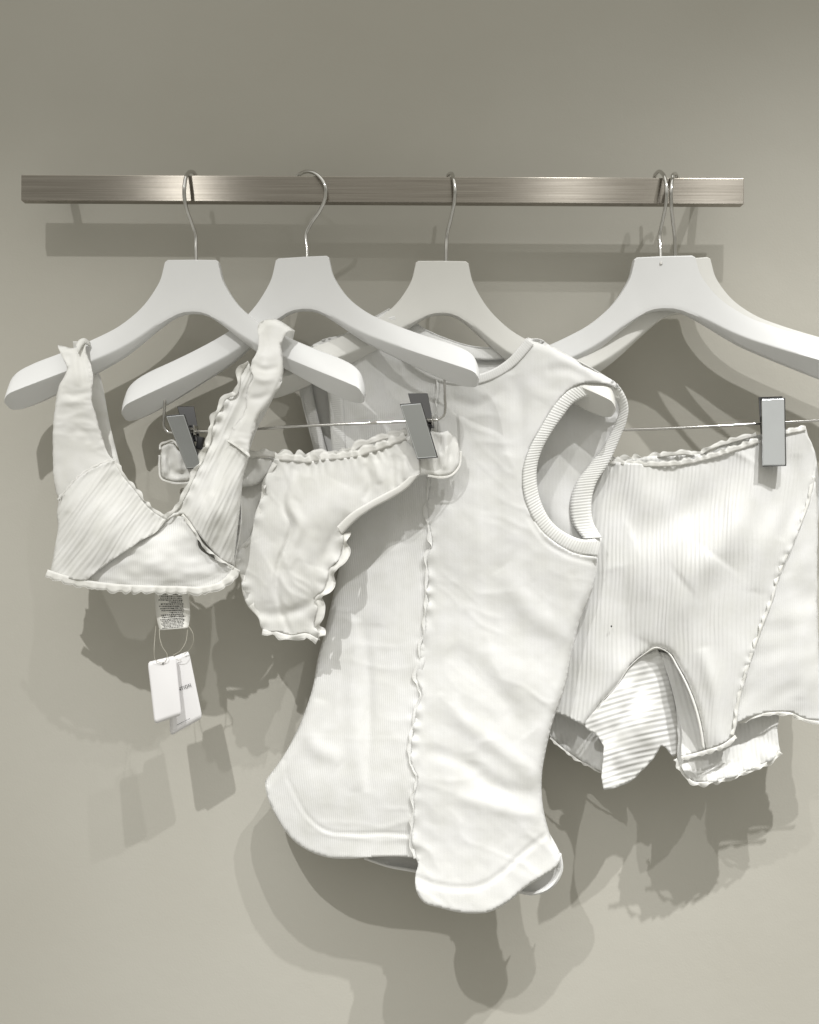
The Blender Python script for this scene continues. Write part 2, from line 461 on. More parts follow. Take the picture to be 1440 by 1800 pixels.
def paint(name, col):
    m, nt, b = mat(name); setp(b, Roughness=0.42, Specular_IOR_Level=0.4)
    t = N(nt, 'ShaderNodeTexCoord'); n = N(nt, 'ShaderNodeTexNoise'); n.inputs['Scale'].default_value = 14; n.inputs['Detail'].default_value = 6
    nt.links.new(t.outputs['Object'], n.inputs['Vector'])
    r = N(nt, 'ShaderNodeValToRGB'); r.color_ramp.elements[0].position = 0.3; r.color_ramp.elements[1].position = 0.7
    r.color_ramp.elements[0].color = (*[c*0.965 for c in col], 1); r.color_ramp.elements[1].color = (*col, 1)
    nt.links.new(n.outputs[0], r.inputs[0])
    # a few tiny scuffs
    n2 = N(nt, 'ShaderNodeTexNoise'); n2.inputs['Scale'].default_value = 55; n2.inputs['Detail'].default_value = 8
    nt.links.new(t.outputs['Object'], n2.inputs['Vector'])
    r2 = N(nt, 'ShaderNodeMapRange'); r2.inputs[1].default_value = 0.735; r2.inputs[2].default_value = 0.78; r2.inputs[4].default_value = 0.4
    nt.links.new(n2.outputs[0], r2.inputs[0])
    mx = N(nt, 'ShaderNodeMix', data_type='RGBA'); mx.inputs[7].default_value = (0.35, 0.34, 0.33, 1)
    nt.links.new(r2.outputs[0], mx.inputs[0]); nt.links.new(r.outputs[0], mx.inputs[6]); nt.links.new(mx.outputs[2], b.inputs['Base Color'])
    bp = N(nt, 'ShaderNodeBump'); bp.inputs['Distance'].default_value = 0.0006; bp.inputs['Strength'].default_value = 0.6
    nt.links.new(n.outputs[0], bp.inputs['Height']); nt.links.new(bp.outputs[0], b.inputs['Normal'])
    return m
M['paint'] = paint('white_lacquered_wood', (0.745, 0.748, 0.748))
M['paint_cream'] = paint('off_white_lacquered_wood', (0.70, 0.694, 0.662))
m, nt, b = mat('tag_card'); setp(b, Roughness=0.6, Base_Color=(0.82, 0.81, 0.82, 1)); M['card'] = m
m, nt, b = mat('label_satin'); setp(b, Roughness=0.55, Base_Color=(0.80, 0.79, 0.75, 1)); M['satin'] = m
m, nt, b = mat('print_ink'); setp(b, Roughness=0.6, Base_Color=(0.025, 0.025, 0.028, 1)); M['ink'] = m
m, nt, b = mat('nylon_string'); setp(b, Roughness=0.35, Base_Color=(0.62, 0.60, 0.52, 1), Transmission_Weight=0.3); M['nylon'] = m

# ------------------------------------------------------------------ wall
wv = []; wf = []
nx, nz = 24, 24
for j in range(nz+1):
    for i in range(nx+1): wv.append((-3+6*i/nx, 0, -1.6+4.2*j/nz))
for j in range(nz):
    for i in range(nx): a = j*(nx+1)+i; wf.append((a, a+1, a+nx+2, a+nx+1))
w = link('wall', wv, wf, M['wall']); w['kind'] = 'structure'
m_ = w.modifiers.new('thickness', 'SOLIDIFY'); m_.thickness = 0.1; m_.offset = -1

# ------------------------------------------------------------------ rail
GB = 0.060                      # front face of the rail from the wall
rl = thing('clothes_rail', 'flat brushed steel clothes rail fixed across the beige wall', 'clothes rail', tuple(P(672, 332, GB-0.006)))
pa, pb = P(37, 329.5, GB), P(1308, 336, GB)
L = (pb-pa).length; ang = math.atan2(pb.z-pa.z, pb.x-pa.x)
from mathutils import Matrix
mid = (pa+pb)/2
V, F = boxgeo(mid.x, -GB+0.006, mid.z, L, 0.012, 45.5*K*(DC-GB), 0.0007, 2, Matrix.Rotation(-ang, 3, 'Y'))
link('bar', V, F, M['steel'], rl, uvs=[(v[0], v[2]) for v in V], sharp=12)
for bx in (112, 1236):
    q = P(bx, 326, 0.03)
    V, F = boxgeo(q.x, -0.0235, q.z, 0.010, 0.051, 0.006, 0.001, 2)
    link('bracket', V, F, M['steel'], rl, sharp=40)

# ------------------------------------------------------------------ hangers
ST = [  # (U dx, U dy), (L dx, L dy), ridge fraction, arm blend
 ((0, 0), (0, 95), .93, 0), ((25, .3), (15, 96.2), .93, 0), ((44, .5), (27, 100), .93, 0), ((49, 4), (31, 101.8), .93, 0),
 ((54, 27), (40, 107), .92, .02), ((61, 45), (50, 114), .9, .06), ((78, 72), (70, 129), .86, .14), ((98, 94), (92, 147), .82, .24),
 ((128, 117), (120, 168), .76, .36), ((161, 134), (150, 186), .72, .5), ((200, 151), (190, 208), .67, .65), ((241, 167), (235, 232), .62, .8),
 ((274, 179), (272, 250), .60, .92), ((301, 192), (300, 260), .60, 1), ((316, 206), (313, 262), .60, 1), ((323, 224), (319, 262), .62, .9),
 ((326, 240), (323, 259), .62, .55), ((325.5, 247), (324, 256), .6, .3)]
st = []
for i in range(len(ST)-1):      # refine
    a, b2 = ST[i], ST[i+1]
    sub = 3 if i > 3 else 2
    p0 = ST[max(i-1, 0)]; p3 = ST[min(i+2, len(ST)-1)]
    fl = lambda s: np.array([s[0][0], s[0][1], s[1][0], s[1][1], s[2], s[3]], float)
    A0, A1, A2, A3 = fl(p0), fl(a), fl(b2), fl(p3)
    for k in range(sub):
        t = k/sub
        if i <= 3: v = A1*(1-t)+A2*t
        else: v = 0.5*((2*A1)+(-A0+A2)*t+(2*A0-5*A1+4*A2-A3)*t*t+(-A0+3*A1-3*A2+A3)*t**3)
        st.append(v)
st.append(fl(ST[-1]))

def hanger(cx, top, sL, sR, vL, vR, roll, g0, yaw, curve, matn, hook, label, hs=1.0):
    t = thing('clothes_hanger', label, 'hanger', tuple(P(cx, top+60, g0)), 'white wooden hangers on the rail')
    gf = lambda dx: g0+yaw*dx/300+curve*(dx/300)**2
    T = 0.0075; NR = 13
    tt0 = [0, .025, .08, .25, .5]
    rows = []
    full = [(-1, s) for s in reversed(st[1:])]+[(1, s) for s in st]
    V = []; F = []
    for sgn, s in full:
        ux, uy, lx, ly, r, a = s
        sx, sv = (sL, vL) if sgn < 0 else (sR, vR)
        q_ = min(1.0, lx/150.0); q_ = q_*q_*(3-2*q_); svc = 0.5*(vL+vR)*(1-q_); sv = sv*q_+svc
        U = (cx+sgn*ux*sx, top+uy*sv+roll*sgn*ux*sx); Lp = (cx+sgn*lx*sx, top+ly*sv+roll*sgn*lx*sx)
        Dm = T*(1-a)+0.021*a
        tt = [0, .03, .12, r*.55, r-.06, r-.010, r+.010, min(r+.06, .985), 1.0]
        fr = [.6, 1, 1, 1, 1, 1, 1, .95, .6]
        fa = [.1, .30, .42, .72, .96, 1, .96, .84, .10]
        ring = []
        for ti, f0, f1 in zip(tt, fr, fa):
            ring.append((ti, Dm*(f0*(1-a)+f1*a)))
        for ti, f0, f1 in list(zip(tt, fr, fa))[::-1]:
            ring.append((ti, -Dm*(f0*(1-a)+(f1*0.7)*a)))
        for ti, d in ring:
            px = U[0]*(1-ti)+Lp[0]*ti; py = U[1]*(1-ti)+Lp[1]*ti
            q = P(px, py, gf(px-cx)); q.y -= d; V.append(q)
    m = len(ring); n = len(full)
    for i in range(n-1):
        for k in range(m):
            a0 = i*m+k; b0 = i*m+(k+1) % m; F.append((a0, a0+m, b0+m, b0))
    F.append(tuple(range(m))); F.append(tuple(reversed(range((n-1)*m, n*m))))
    o = link('hanger_body', V, F, M[matn], t)
    bm = bmesh.new(); bm.from_mesh(o.data); bmesh.ops.recalc_face_normals(bm, faces=bm.faces); bm.to_mesh(o.data); bm.free()
    o.data.set_sharp_from_angle(angle=math.radians(38))
    tube('hook', hook, 0.0023, M['chrome'], t, 12, 2)
    return t, gf

h1, g1 = hanger(341, 458, 1.0, 0.925, 1.0, 0.955, 0.0, 0.062, 0.024, 0.026, 'paint',
    [(345, 470, .062), (344.5, 440, .060), (343.5, 413, .058), (337, 392, .064), (329, 370, .073), (324, 345, .079), (324.5, 325, .079), (328, 309, .071), (333, 302, .060), (339, 302, .049), (344, 309, .040), (346, 325, .036)],
    'white wooden hanger farthest left on the rail, holding the white bralette')
h2, g2 = hanger(533, 453, 0.965, 0.95, 1.03, 0.93, -0.055, 0.064, 0.040, 0.022, 'paint',
    [(540, 466, .064), (540, 440, .060), (538.5, 411, .056), (547, 393, .058), (563, 369, .064), (572, 347, .070), (572, 328, .072), (563, 312, .067), (550, 303, .059), (537, 302, .050), (525, 308, .041), (517, 321, .037), (514, 336, .036)],
    'white hanger second from left, with a clip bar holding the frilled briefs')
h3, g3 = hanger(778, 460, 0.965, 0.925, 0.93, 1.03, 0.01, 0.062, 0.018, 0.010, 'paint_cream',
    [(784, 472, .058), (784.5, 440, .057), (786, 413, .056), (793, 383, .066), (799, 353, .076), (800, 330, .078), (797, 313, .070), (794, 305, .058), (791, 305, .048), (787, 312, .040), (785, 326, .037)],
    'off-white wooden hanger in the middle, inside the shoulders of the tank top')
h5, g5 = hanger(1195, 457, 1.0, 1.05, 1.02, 0.97, -0.09, 0.046, 0.006, 0.004, 'paint_cream',
    [(1187, 470, .046), (1187, 440, .050), (1186, 414, .054), (1183, 388, .064), (1180, 357, .074), (1180, 332, .076), (1182, 315, .068), (1184, 306, .058), (1187, 305, .048), (1190, 312, .040), (1191, 326, .037)],
    'shaded empty hanger at the right, mostly hidden behind the hanger with the shorts')
h4, g4 = hanger(1163, 452, 1.02, 1.17, 1.0, 0.96, -0.035, 0.064, 0.041, 0.007, 'paint',
    [(1162, 466, .070), (1161, 440, .064), (1160, 412, .058), (1165, 388, .065), (1170, 362, .074), (1172, 337, .078), (1170, 318, .073), (1165, 305, .062), (1159, 301, .052), (1153, 306, .043), (1150, 320, .038), (1149, 335, .036)],
    'white hanger at the right in front, with a clip bar holding the ribbed shorts')

# clip bars
def clip(parent, quad, gq, back, gback, pad=None, pivot=None):
    """chrome garment clip: front plate (sub-part), back plate, pad, spring"""
    tl, tr_, br, bl = quad
    c = thing('x', 'x', 'x'); 
    for k in ('label', 'category'): del c[k]
    c.name = 'clip'; c.parent = parent
    cxm = sum(p[0] for p in quad)/4; cym = sum(p[1] for p in quad)/4
    base = P(cxm, cym, gq[0]); off = Vector((0, 0, 0)); p = parent
    while p is not None: off += p.location; p = p.parent
    c.location = base-off
    def plate(name, q4, gs, th, mt, lip=0.0):
        f = [P(x, y, g) for (x, y), g in zip(q4, gs)]
        nrm = (f[1]-f[0]).cross(f[3]-f[0]).normalized()
        if nrm.y > 0: nrm = -nrm
        bm = bmesh.new()
        vf = [bm.verts.new(v) for v in f]; vb = [bm.verts.new(v-nrm*th) for v in f]
        bm.faces.new(vf); bm.faces.new(vb[::-1])
        for i in range(4): j = (i+1) % 4; bm.faces.new((vf[j], vf[i], vb[i], vb[j]))
        bmesh.ops.recalc_face_normals(bm, faces=bm.faces)
        bmesh.ops.bevel(bm, geom=list(bm.edges), offset=min(th*0.35, .0009), segments=3, affect='EDGES', profile=0.5)
        bm.verts.ensure_lookup_table()
        V = [v.co.copy() for v in bm.verts]; F = [tuple(v.index for v in ff.verts) for ff in bm.faces]; bm.free()
        return link(name, V, F, mt, c, sharp=12)
    fpl = plate('front_plate', quad, gq, 0.0022, M['plate'])
    qa = [np.array(p, float) for p in quad]
    ex = (qa[1]-qa[0])/np.hypot(*(qa[1]-qa[0])); ey = (qa[3]-qa[0])/np.hypot(*(qa[3]-qa[0]))
    rq = [qa[0]-ex*.6-ey*2.0, qa[1]+ex*2.0-ey*2.0, qa[2]+ex*2.0+ey*1.8, qa[3]-ex*.6+ey*1.8]
    plate('edge_reflection_plate', [tuple(p) for p in rq], [g-.0024 for g in gq], 0.0020, M['dark'])  # added backing plate, coloured dark to imitate dark reflections along the chrome edges
    # folded cheeks that carry the pivot
    for dx in (-7.5, 7.5):
        cc_ = P(pivot[0]+dx, pivot[1], (gq[0]+gback[0])/2)
        cv, cf = boxgeo(cc_.x, cc_.y, cc_.z, 0.0012, abs(gq[0]-gback[0])*0.8, 0.012, 0.0004, 2)
        link('cheek', cv, cf, M['chrome'], c, sharp=20)
    bq = [tuple(p) for p in back]
    plate('back_plate', bq, gback, 0.0020, M['dark'])
    # side cheeks + pivot + spring between the two plates
    px, py, pg = pivot
    gs = []
    for k in range(5): 
        a = k/4
        gs.append((px-5+10*a, py+math.sin(a*PI)*1.0, pg))
    geo = tube_geo([P(px-9, py+1, pg), P(px+9, py-1, pg)], 0.0026, 12)
    coil = []
    for k in range(60):
        a = k/59*2*PI*5
        q = P(px-6+12*k/59, py, pg); coil.append(q+Vector((0, math.cos(a)*0.0036, math.sin(a)*0.0036)))
    geo2 = tube_geo(coil, 0.0006, 5)
    V, F = merge(geo, geo2); link('spring', V, F, M['chrome'], c, sharp=50)
    if pad:
        q = P(pad[0], pad[1], pad[2]); V, F = boxgeo(q.x, q.y, q.z, 0.0075, 0.010, 0.016, 0.0015, 2, Matrix.Rotation(math.radians(12), 3, 'Y'))
        link('grip_pad', V, F, M['rubber'], c, sharp=40)
    return c

gw = lambda x: 0.052+(x-290)/500*0.058     # wire of hanger 2
tube('clip_bar', [(290.5, 672, g2(-243)-.003), (290, 700, gw(290)), (288.5, 735, gw(290)), (289, 752, gw(290)), (295, 759.5, gw(295)), (304, 761, gw(304)), (340, 759, gw(340), ), (372, 758, gw(372)),
     (540, 748.5, gw(540)), (700, 741.5, gw(700)), (758, 738.5, gw(758)), (771, 737.5, gw(771)), (780, 731, gw(780)), (783, 718, gw(782)), (782.5, 700, gw(782)), (781, 640, gw(782)-.004)], 0.0018, M['chrome'], h2, 10, 2)
clip(h2, [(292, 732), (323, 729), (354, 821), (328, 823)], [.072, .072, .068, .068], [(311, 714), (341, 714), (352, 776), (330, 776)], [.044, .044, .056, .056], pad=(352, 779, .056), pivot=(337, 757, gw(337)))
clip(h2, [(704, 712), (740, 709), (768, 803), (734, 805.5)], [.124, .124, .117, .117], [(717, 691), (752, 691), (764, 752), (735, 752)], [.094, .094, .104, .104], pad=(752, 757, .106), pivot=(752, 740, gw(752)))
gw4 = lambda x: 0.036+(x-915)/445*0.050
tube('clip_bar', [(915, 640, g4(-248)-.004), (915, 740, gw4(915)), (918, 752, gw4(918)), (930, 757, gw4(930)), (1100, 755.5, gw4(1100)), (1335, 745, gw4(1335)), (1440, 739, gw4(1440)), (1480, 737, gw4(1480)), (1488, 728, gw4(1488)), (1489, 640, g4(326)-.002)], 0.0018, M['chrome'], h4, 10, 2)
clip(h4, [(1339.5, 702), (1379, 700.5), (1381, 817), (1341.5, 818)], [.100, .100, .118, .118], [(1334, 697.5), (1376, 696), (1377, 765), (1338, 765)], [.068, .068, .086, .086], pivot=(1358, 744, gw4(1358)+.004))
clip(h4, [(962, 712), (1000, 711), (1001, 826), (964, 827)], [.052, .052, .050, .050], [(960, 707), (998, 706), (999, 770), (962, 770)], [.028, .028, .034, .034], pivot=(981, 755, gw4(981)))

# ------------------------------------------------------------------ shorts
sh = thing('ribbed_shorts', 'white ribbed shorts with frilled waist and lettuce seam, clipped at the right edge', 'shorts', tuple(P(1240, 1050, .08)))
gS = tps([(960, 800, .044), (980, 820, .048), (1075, 810, .060), (1200, 812, .084), (1335, 775, .100), (1360, 770, .106), (1415, 755, .096), (1440, 800, .085),
          (1000, 1000, .052), (1060, 900, .060), (1100, 1000, .080), (1230, 980, .104), (1360, 950, .104), (1436, 1000, .086),
          (985, 1250, .055), (1080, 1150, .076), (1150, 1140, .086), (1230, 1180, .100), (1300, 1150, .104), (1400, 1200, .092),
          (1030, 1275, .070), (1270, 1305, .104), (1240, 1320, .100), (1340, 1255, .096), (1445, 1262, .082)])
front = [(960, 800, 'c'), (1075, 811), (1140, 816), (1200, 813), (1253, 801), (1288, 790), (1335, 774), (1380, 760), (1417, 752, 'c'), (1421, 766), (1433, 793), (1436, 813), (1434, 838, 'c'),
         (1424, 883), (1405, 933), (1391, 967), (1374, 1005), (1360, 1054), (1339, 1109), (1315, 1182), (1301, 1234), (1296, 1270), (1291, 1293, 'c'), (1273, 1307), (1239, 1319, 'c'),
         (1235, 1290), (1225, 1248), (1211, 1210), (1193, 1175), (1176, 1149), (1156, 1141), (1134, 1151), (1107, 1174), (1086, 1205), (1055, 1240), (1029, 1278, 'c'), (1003, 1263), (976, 1254), (955, 1250, 'c'), (955, 1000)]
LEG = [(1029, 1278), (1055, 1240), (1086, 1205), (1107, 1174), (1134, 1151), (1156, 1141), (1176, 1149), (1193, 1175), (1211, 1210), (1225, 1248), (1235, 1290), (1239, 1319)]
seam = [(1434, 838), (1424, 883), (1405, 933), (1391, 967), (1374, 1005), (1360, 1054), (1339, 1109), (1315, 1182), (1301, 1234), (1296, 1270), (1291, 1293)]
sheet('front_panel', front, gS, M['wide_rib'], sh, 4.5, rib=3, warp=1.6, wobble=0.6, mods=[
    edge(.008, 12, LEG), crease([(1345, 815), (1320, 870), (1290, 930), (1245, 985), (1200, 1020)], 30, .006),
    crease([(1300, 800), (1270, 850), (1200, 905), (1110, 940)], 34, -.007),
    crease([(1370, 820), (1375, 880), (1345, 960), (1330, 1040)], 18, .003), crease([(1400, 800), (1400, 880), (1375, 950)], 12, -.0025),
    crease([(1155, 1140), (1200, 1060), (1260, 980)], 40, .005), crease([(1110, 1175), (1100, 1090), (1080, 1000)], 28, -.003),
    crease([(1260, 1310), (1255, 1220), (1235, 1140)], 12, .003), crease([(1225, 1300), (1222, 1250), (1200, 1180)], 10, -.002),
    ruf(seam, 14, .0018, 26, 2), ruf([(1071, 811), (1140, 816), (1200, 813), (1253, 801), (1335, 774)], 20, .0014, 13, 1),
    wrin(120, 160, .004, 0, 3), wrin(34, 120, .0009, 0, 5)])
side = [(1432, 845), (1422, 883), (1403, 933), (1389, 967), (1371, 1005), (1357, 1054), (1336, 1109), (1312, 1182), (1298, 1234), (1294, 1272, 'c'), (1322, 1260), (1357, 1252), (1391, 1253), (1416, 1264), (1450, 1268, 'c'), (1446, 1225), (1440, 1150), (1437, 1000), (1437, 900)]
sheet('side_panel', side, lambda X, Y: gS(X, Y)-.003, M['fine_rib'], sh, 5, rib=0, wobble=0.5, mods=[
    edge(.008, 18, [(1437, 840), (1437, 1000), (1440, 1150), (1450, 1268)]), wrin(110, 60, .003, -20, 7),
    crease([(1380, 1010), (1400, 1100), (1405, 1230)], 18, .003)])
ruffle('seam_frill', [(x-1, y, float(gS(np.array([x]), np.array([y]))[0])+.0015) for x, y in seam], 5, -1, M['frill'], sh, .002, 24, .5, seed=1, thread=M['thread'])
# waist frills, front and back
wf_ = [(960, 801), (1075, 811), (1140, 816), (1200, 813), (1253, 801), (1288, 790), (1335, 774)]
gat = lambda x, y, f=gS: float(f(np.array([float(x)]), np.array([float(y)]))[0])
ruffle('waist_frill', [(x, y+5, gat(x, y)+.0012) for x, y in wf_], 10, 1, M['frill'], sh, .003, 21, .45, seed=3, thread=M['thread'])
ruffle('waist_frill', [(x, y+4, gat(x, y)+.0012) for x, y in [(1380, 760), (1398, 757), (1417, 753)]], 9, 1, M['frill'], sh, .002, 16, .3, seed=5, thread=M['thread'])
backg = tps([(980, 800, .030), (1080, 808, .052), (1200, 796, .074), (1290, 775, .084), (1335, 762, .092), (1415, 760, .080), (1436, 1000, .066), (1200, 1000, .045), (980, 1100, .034), (1000, 1300, .044), (1370, 1300, .084), (1300, 1350, .090), (1240, 1370, .090)])
ruffle('waist_frill', [(x, y+6, gat(x, y, backg)) for x, y in [(960, 800), (1078, 806), (1121, 803), (1172, 797), (1199, 794), (1230, 795), (1253, 783), (1288, 773), (1331, 761)]], 8, 1, M['frill'], sh, .0025, 24, .45, seed=8, thread=M['thread'])
backo = [(957, 805, 'c'), (1078, 809), (1172, 800), (1230, 798), (1288, 776), (1335, 764), (1412, 757, 'c'), (1431, 800), (1433, 1000), (1440, 1235, 'c'), (1369, 1256, 'c'), (1368, 1300), (1372, 1321, 'c'), (1357, 1337), (1322, 1352), (1273, 1371), (1245, 1376), (1218, 1377, 'c'), (1199, 1352), (1190, 1333, 'c'), (1192, 1290), (1180, 1210), (1160, 1165), (1130, 1190), (1065, 1310), (1062, 1360, 'c'), (1044, 1349), (1020, 1337), (985, 1311), (968, 1296, 'c'), (958, 1260)]
sheet('back_panel', backo, backg, M['wide_rib'], sh, 6, rib=-4, warp=1.5, wobble=1.0, mods=[
    ruf([(1369, 1325), (1322, 1352), (1273, 1371), (1218, 1377), (1190, 1333)], 34, .006, 44, 3), ruf([(968, 1296), (1020, 1337), (1062, 1360)], 26, .004, 30, 1),
    wrin(60, 100, .006, 0, 12)])
gl = [(1029, 1278), (1055, 1240), (1086, 1205), (1107, 1174), (1134, 1151), (1156, 1141, 'c'), (1166, 1156), (1180, 1203), (1193, 1255), (1198, 1292), (1193, 1325), (1183, 1330, 'c'), (1169, 1314), (1162, 1311, 'c'), (1148, 1335), (1128, 1356), (1107, 1375), (1085, 1384), (1063, 1389, 'c'), (1059, 1377), (1060, 1340), (1062, 1312, 'c'), (1048, 1292)]
sheet('gusset', gl, tps([(1029, 1278, .074), (1086, 1205, .076), (1156, 1141, .080), (1190, 1250, .062), (1193, 1325, .066), (1110, 1260, .090), (1150, 1300, .082), (1063, 1389, .094), (1120, 1360, .080), (1165, 1200, .072)]), M['gusset_rib'], sh, 4, wobble=0.7,
    uvf=lambda X, Y: ((Y*0.965+X*0.26)*0.7+1.5*np.sin(X*0.03), X*0.7), mods=[crease([(1150, 1150), (1110, 1240), (1080, 1300), (1078, 1370)], 10, -.004), crease([(1160, 1190), (1130, 1270), (1100, 1370)], 20, .005), wrin(50, 50, .004, 30, 2)])
gr_ = [(1160, 1146, 'c'), (1176, 1150), (1193, 1176), (1211, 1211), (1225, 1250), (1235, 1290), (1239, 1317, 'c'), (1197, 1331, 'c'), (1198, 1290), (1190, 1250), (1178, 1200)]
sheet('inner_leg', gr_, tps([(1160, 1146, .078), (1193, 1176, .080), (1239, 1317, .092), (1197, 1331, .088), (1185, 1240, .066), (1210, 1260, .074)]), M['gusset_rib'], sh, 4, rib=-14, warp=1)
band('leg_binding', [(x, y, gat(x, y)-.006) for x, y in LEG], [(x+(1 if x < 1156 else -3)*1.2, y-4, gat(x, y)-.002) for x, y in LEG], M['thread'], sh, 90, 5, .0025)
ruffle('hem_frill', [(1197, 1330, .1), (1239, 1319, .1), (1273, 1307, .1035), (1292, 1292, .102)], 7, -1, M['frill'], sh, .002, 18, .3, thread=M['thread'])
ruffle('hem_frill', [(1292, 1271, .095), (1322, 1259, .095), (1357, 1252, .092), (1391, 1253, .089), (1416, 1264, .084), (1450, 1268, .08)], 5, -1, M['frill'], sh, .002, 30, .4, thread=M['thread'])
ruffle('hem_frill', [(x, y, gat(x, y, backg)) for x, y in [(1190, 1333), (1199, 1350), (1218, 1373), (1245, 1374), (1273, 1368), (1322, 1350), (1357, 1334), (1370, 1320)]], 6, -1, M['frill'], sh, .004, 24, .5, thread=M['thread'])
ruffle('hem_frill', [(968, 1296, .052), (985, 1311, .052), (1020, 1337, .053), (1044, 1349, .054), (1060, 1358, .055)], 3, -1, M['frill'], sh, .0015, 20, .5, thread=M['thread'])
# small dark speck on the cloth
V, F = boxgeo(*P(1075, 1101, gat(1075, 1101)+.0035), .0018, .0012, .0022, .0005, 2)
link('speck', V, F, M['ink'], sh)

# ------------------------------------------------------------------ tank top
tk = thing('tank_top', 'white sleeveless tank top with ribbed armholes and a lettuce seam down the front', 'tank top', tuple(P(770, 1100, .06)))
gT = tps([(550, 608, .058), (620, 582, .060), (690, 560, .064), (600, 700, .058), (590, 800, .052), (700, 820, .060), (820, 662, .082), (700, 680, .058), (880, 690, .086),
          (930, 600, .090), (1000, 640, .100), (1075, 680, .102), (940, 760, .098), (925, 860, .098), (980, 950, .098), (1050, 985, .090),
          (750, 1000, .068), (850, 950, .090), (610, 1000, .054), (580, 1150, .050), (720, 1200, .070), (880, 1200, .096), (1000, 1170, .084),
          (470, 1375, .050), (560, 1400, .068), (530, 1480, .062), (700, 1450, .082), (730, 1505, .086), (850, 1430, .102), (955, 1400, .086), (980, 1500, .082), (850, 1600, .108), (740, 1580, .100)])
bT = tps([(550, 608, .040), (690, 555, .044), (745, 580, .053), (820, 620, .062), (870, 680, .072), (930, 600, .066), (1000, 720, .068), (1090, 690, .078), (1100, 740, .076), (1000, 850, .066), (540, 700, .030), (560, 900, .028), (1040, 880, .070), (1055, 980, .078), (900, 850, .056), (750, 900, .036), (750, 1100, .030), (580, 1200, .034), (1000, 1200, .062), (480, 1390, .036), (650, 1510, .056), (730, 1530, .062), (980, 1530, .074), (930, 1570, .076)])
sm = [(758, 835), (751, 885), (755, 930), (759, 956), (749, 990), (753, 1012), (749, 1040), (752, 1061), (747, 1085), (748, 1106), (738, 1140), (738, 1162), (731, 1192), (741, 1217), (733, 1245), (725, 1289), (724, 1345), (734, 1369), (727, 1401), (727, 1440), (724, 1470), (731, 1509)]
seamT = [(771, 665), (768, 722), (766, 780)]+sm
backout = [(557, 603, 'c'), (600, 590), (650, 562), (684, 543, 'c'), (715, 556), (745, 577), (787, 596), (822, 607), (857, 611), (900, 606), (929, 594, 'c'), (969, 609), (1008, 630), (1063, 661), (1086, 677), (1099, 698), (1103, 720), (1088, 768), (1069, 812), (1046, 852), (1039, 883), (1041, 914), (1054, 945, 'c'), (1046, 1010), (1018, 1090), (995, 1180), (972, 1262), (955, 1330), (951, 1400), (962, 1457), (983, 1500), (987, 1527), (966, 1561), (936, 1572), (905, 1568), (830, 1550), (729, 1531), (681, 1522), (640, 1507), (560, 1490), (500, 1440), (474, 1378), (498, 1334), (540, 1244), (562, 1160), (590, 1040), (600, 960), (590, 900), (570, 850), (545, 760), (530, 700), (523, 660), (535, 620)]
sheet('back_panel', backout, bT, M['jersey'], tk, 7, mods=[edge(-.006, 14), wrin(150, 80, .006, 20, 21)], label=None)
NECK = [(692, 556), (702, 590), (718, 618), (745, 642), (785, 659), (830, 662), (868, 650), (895, 632), (914, 612), (927, 596)]
leftp = [(549, 606, 'c'), (568, 597), (607, 586), (650, 563), (682, 545, 'c'), (692, 556), (702, 590), (718, 618), (745, 642), (775, 656, 'c')]+[(x+9, y) for x, y in [(768, 722), (766, 780)]+sm[:-1]]+[(740, 1509, 'c'), (699, 1506), (655, 1507), (612, 1510), (573, 1507), (522, 1483), (483, 1431), (468, 1393), (466, 1373, 'c'), (496, 1332), (522, 1285), (539, 1242), (550, 1207), (558, 1160), (571, 1110), (582, 1061), (597, 990), (602, 940), (597, 880), (588, 820), (582, 760), (578, 700), (572, 660), (560, 630)]
hemL = [(500, 1335), (503, 1362), (520, 1400), (545, 1440), (575, 1461), (620, 1466), (680, 1465), (728, 1468)]
hemR = [(733, 1540), (760, 1551), (800, 1558), (840, 1556), (880, 1533), (920, 1496), (965, 1461)]
off = lambda pl, d: [(x, y+d) for x, y in pl]
SIL_L = [(602, 940), (597, 990), (582, 1061), (558, 1160), (522, 1285), (496, 1332), (466, 1373), (468, 1393), (483, 1431), (522, 1483), (573, 1507), (612, 1510), (735, 1509)]
sheet('left_front', leftp, gT, M['fine_rib'], tk, 4.2, rib=-4, warp=1.0, mods=[
    edge(.011, 18, SIL_L[:7]), edge(.002, 6, SIL_L[7:]), crease(hemL, 3.0, -.0011, False), crease(off(hemL, 5), 2.5, .0006, False),
    edge(.008, 14, [(549, 606), (607, 586), (682, 545)]),
    wrin(190, 110, .0022, 15, 31), crinkle(190, 36, .0006, 6, 33), crinkle(30, 200, .0008, 4, 34), wrin(26, 26, .0003, 0, 35),
    crease([(640, 1090), (648, 1200), (645, 1390)], 9, -.0035), crease([(625, 1090), (622, 1230), (628, 1390)], 16, .003),
    crease([(560, 1230), (545, 1300), (600, 1340)], 16, .003), crease([(690, 900), (680, 1000), (660, 1100)], 22, .004),
    ruf(sm, 16, .0013, 34, 4)])
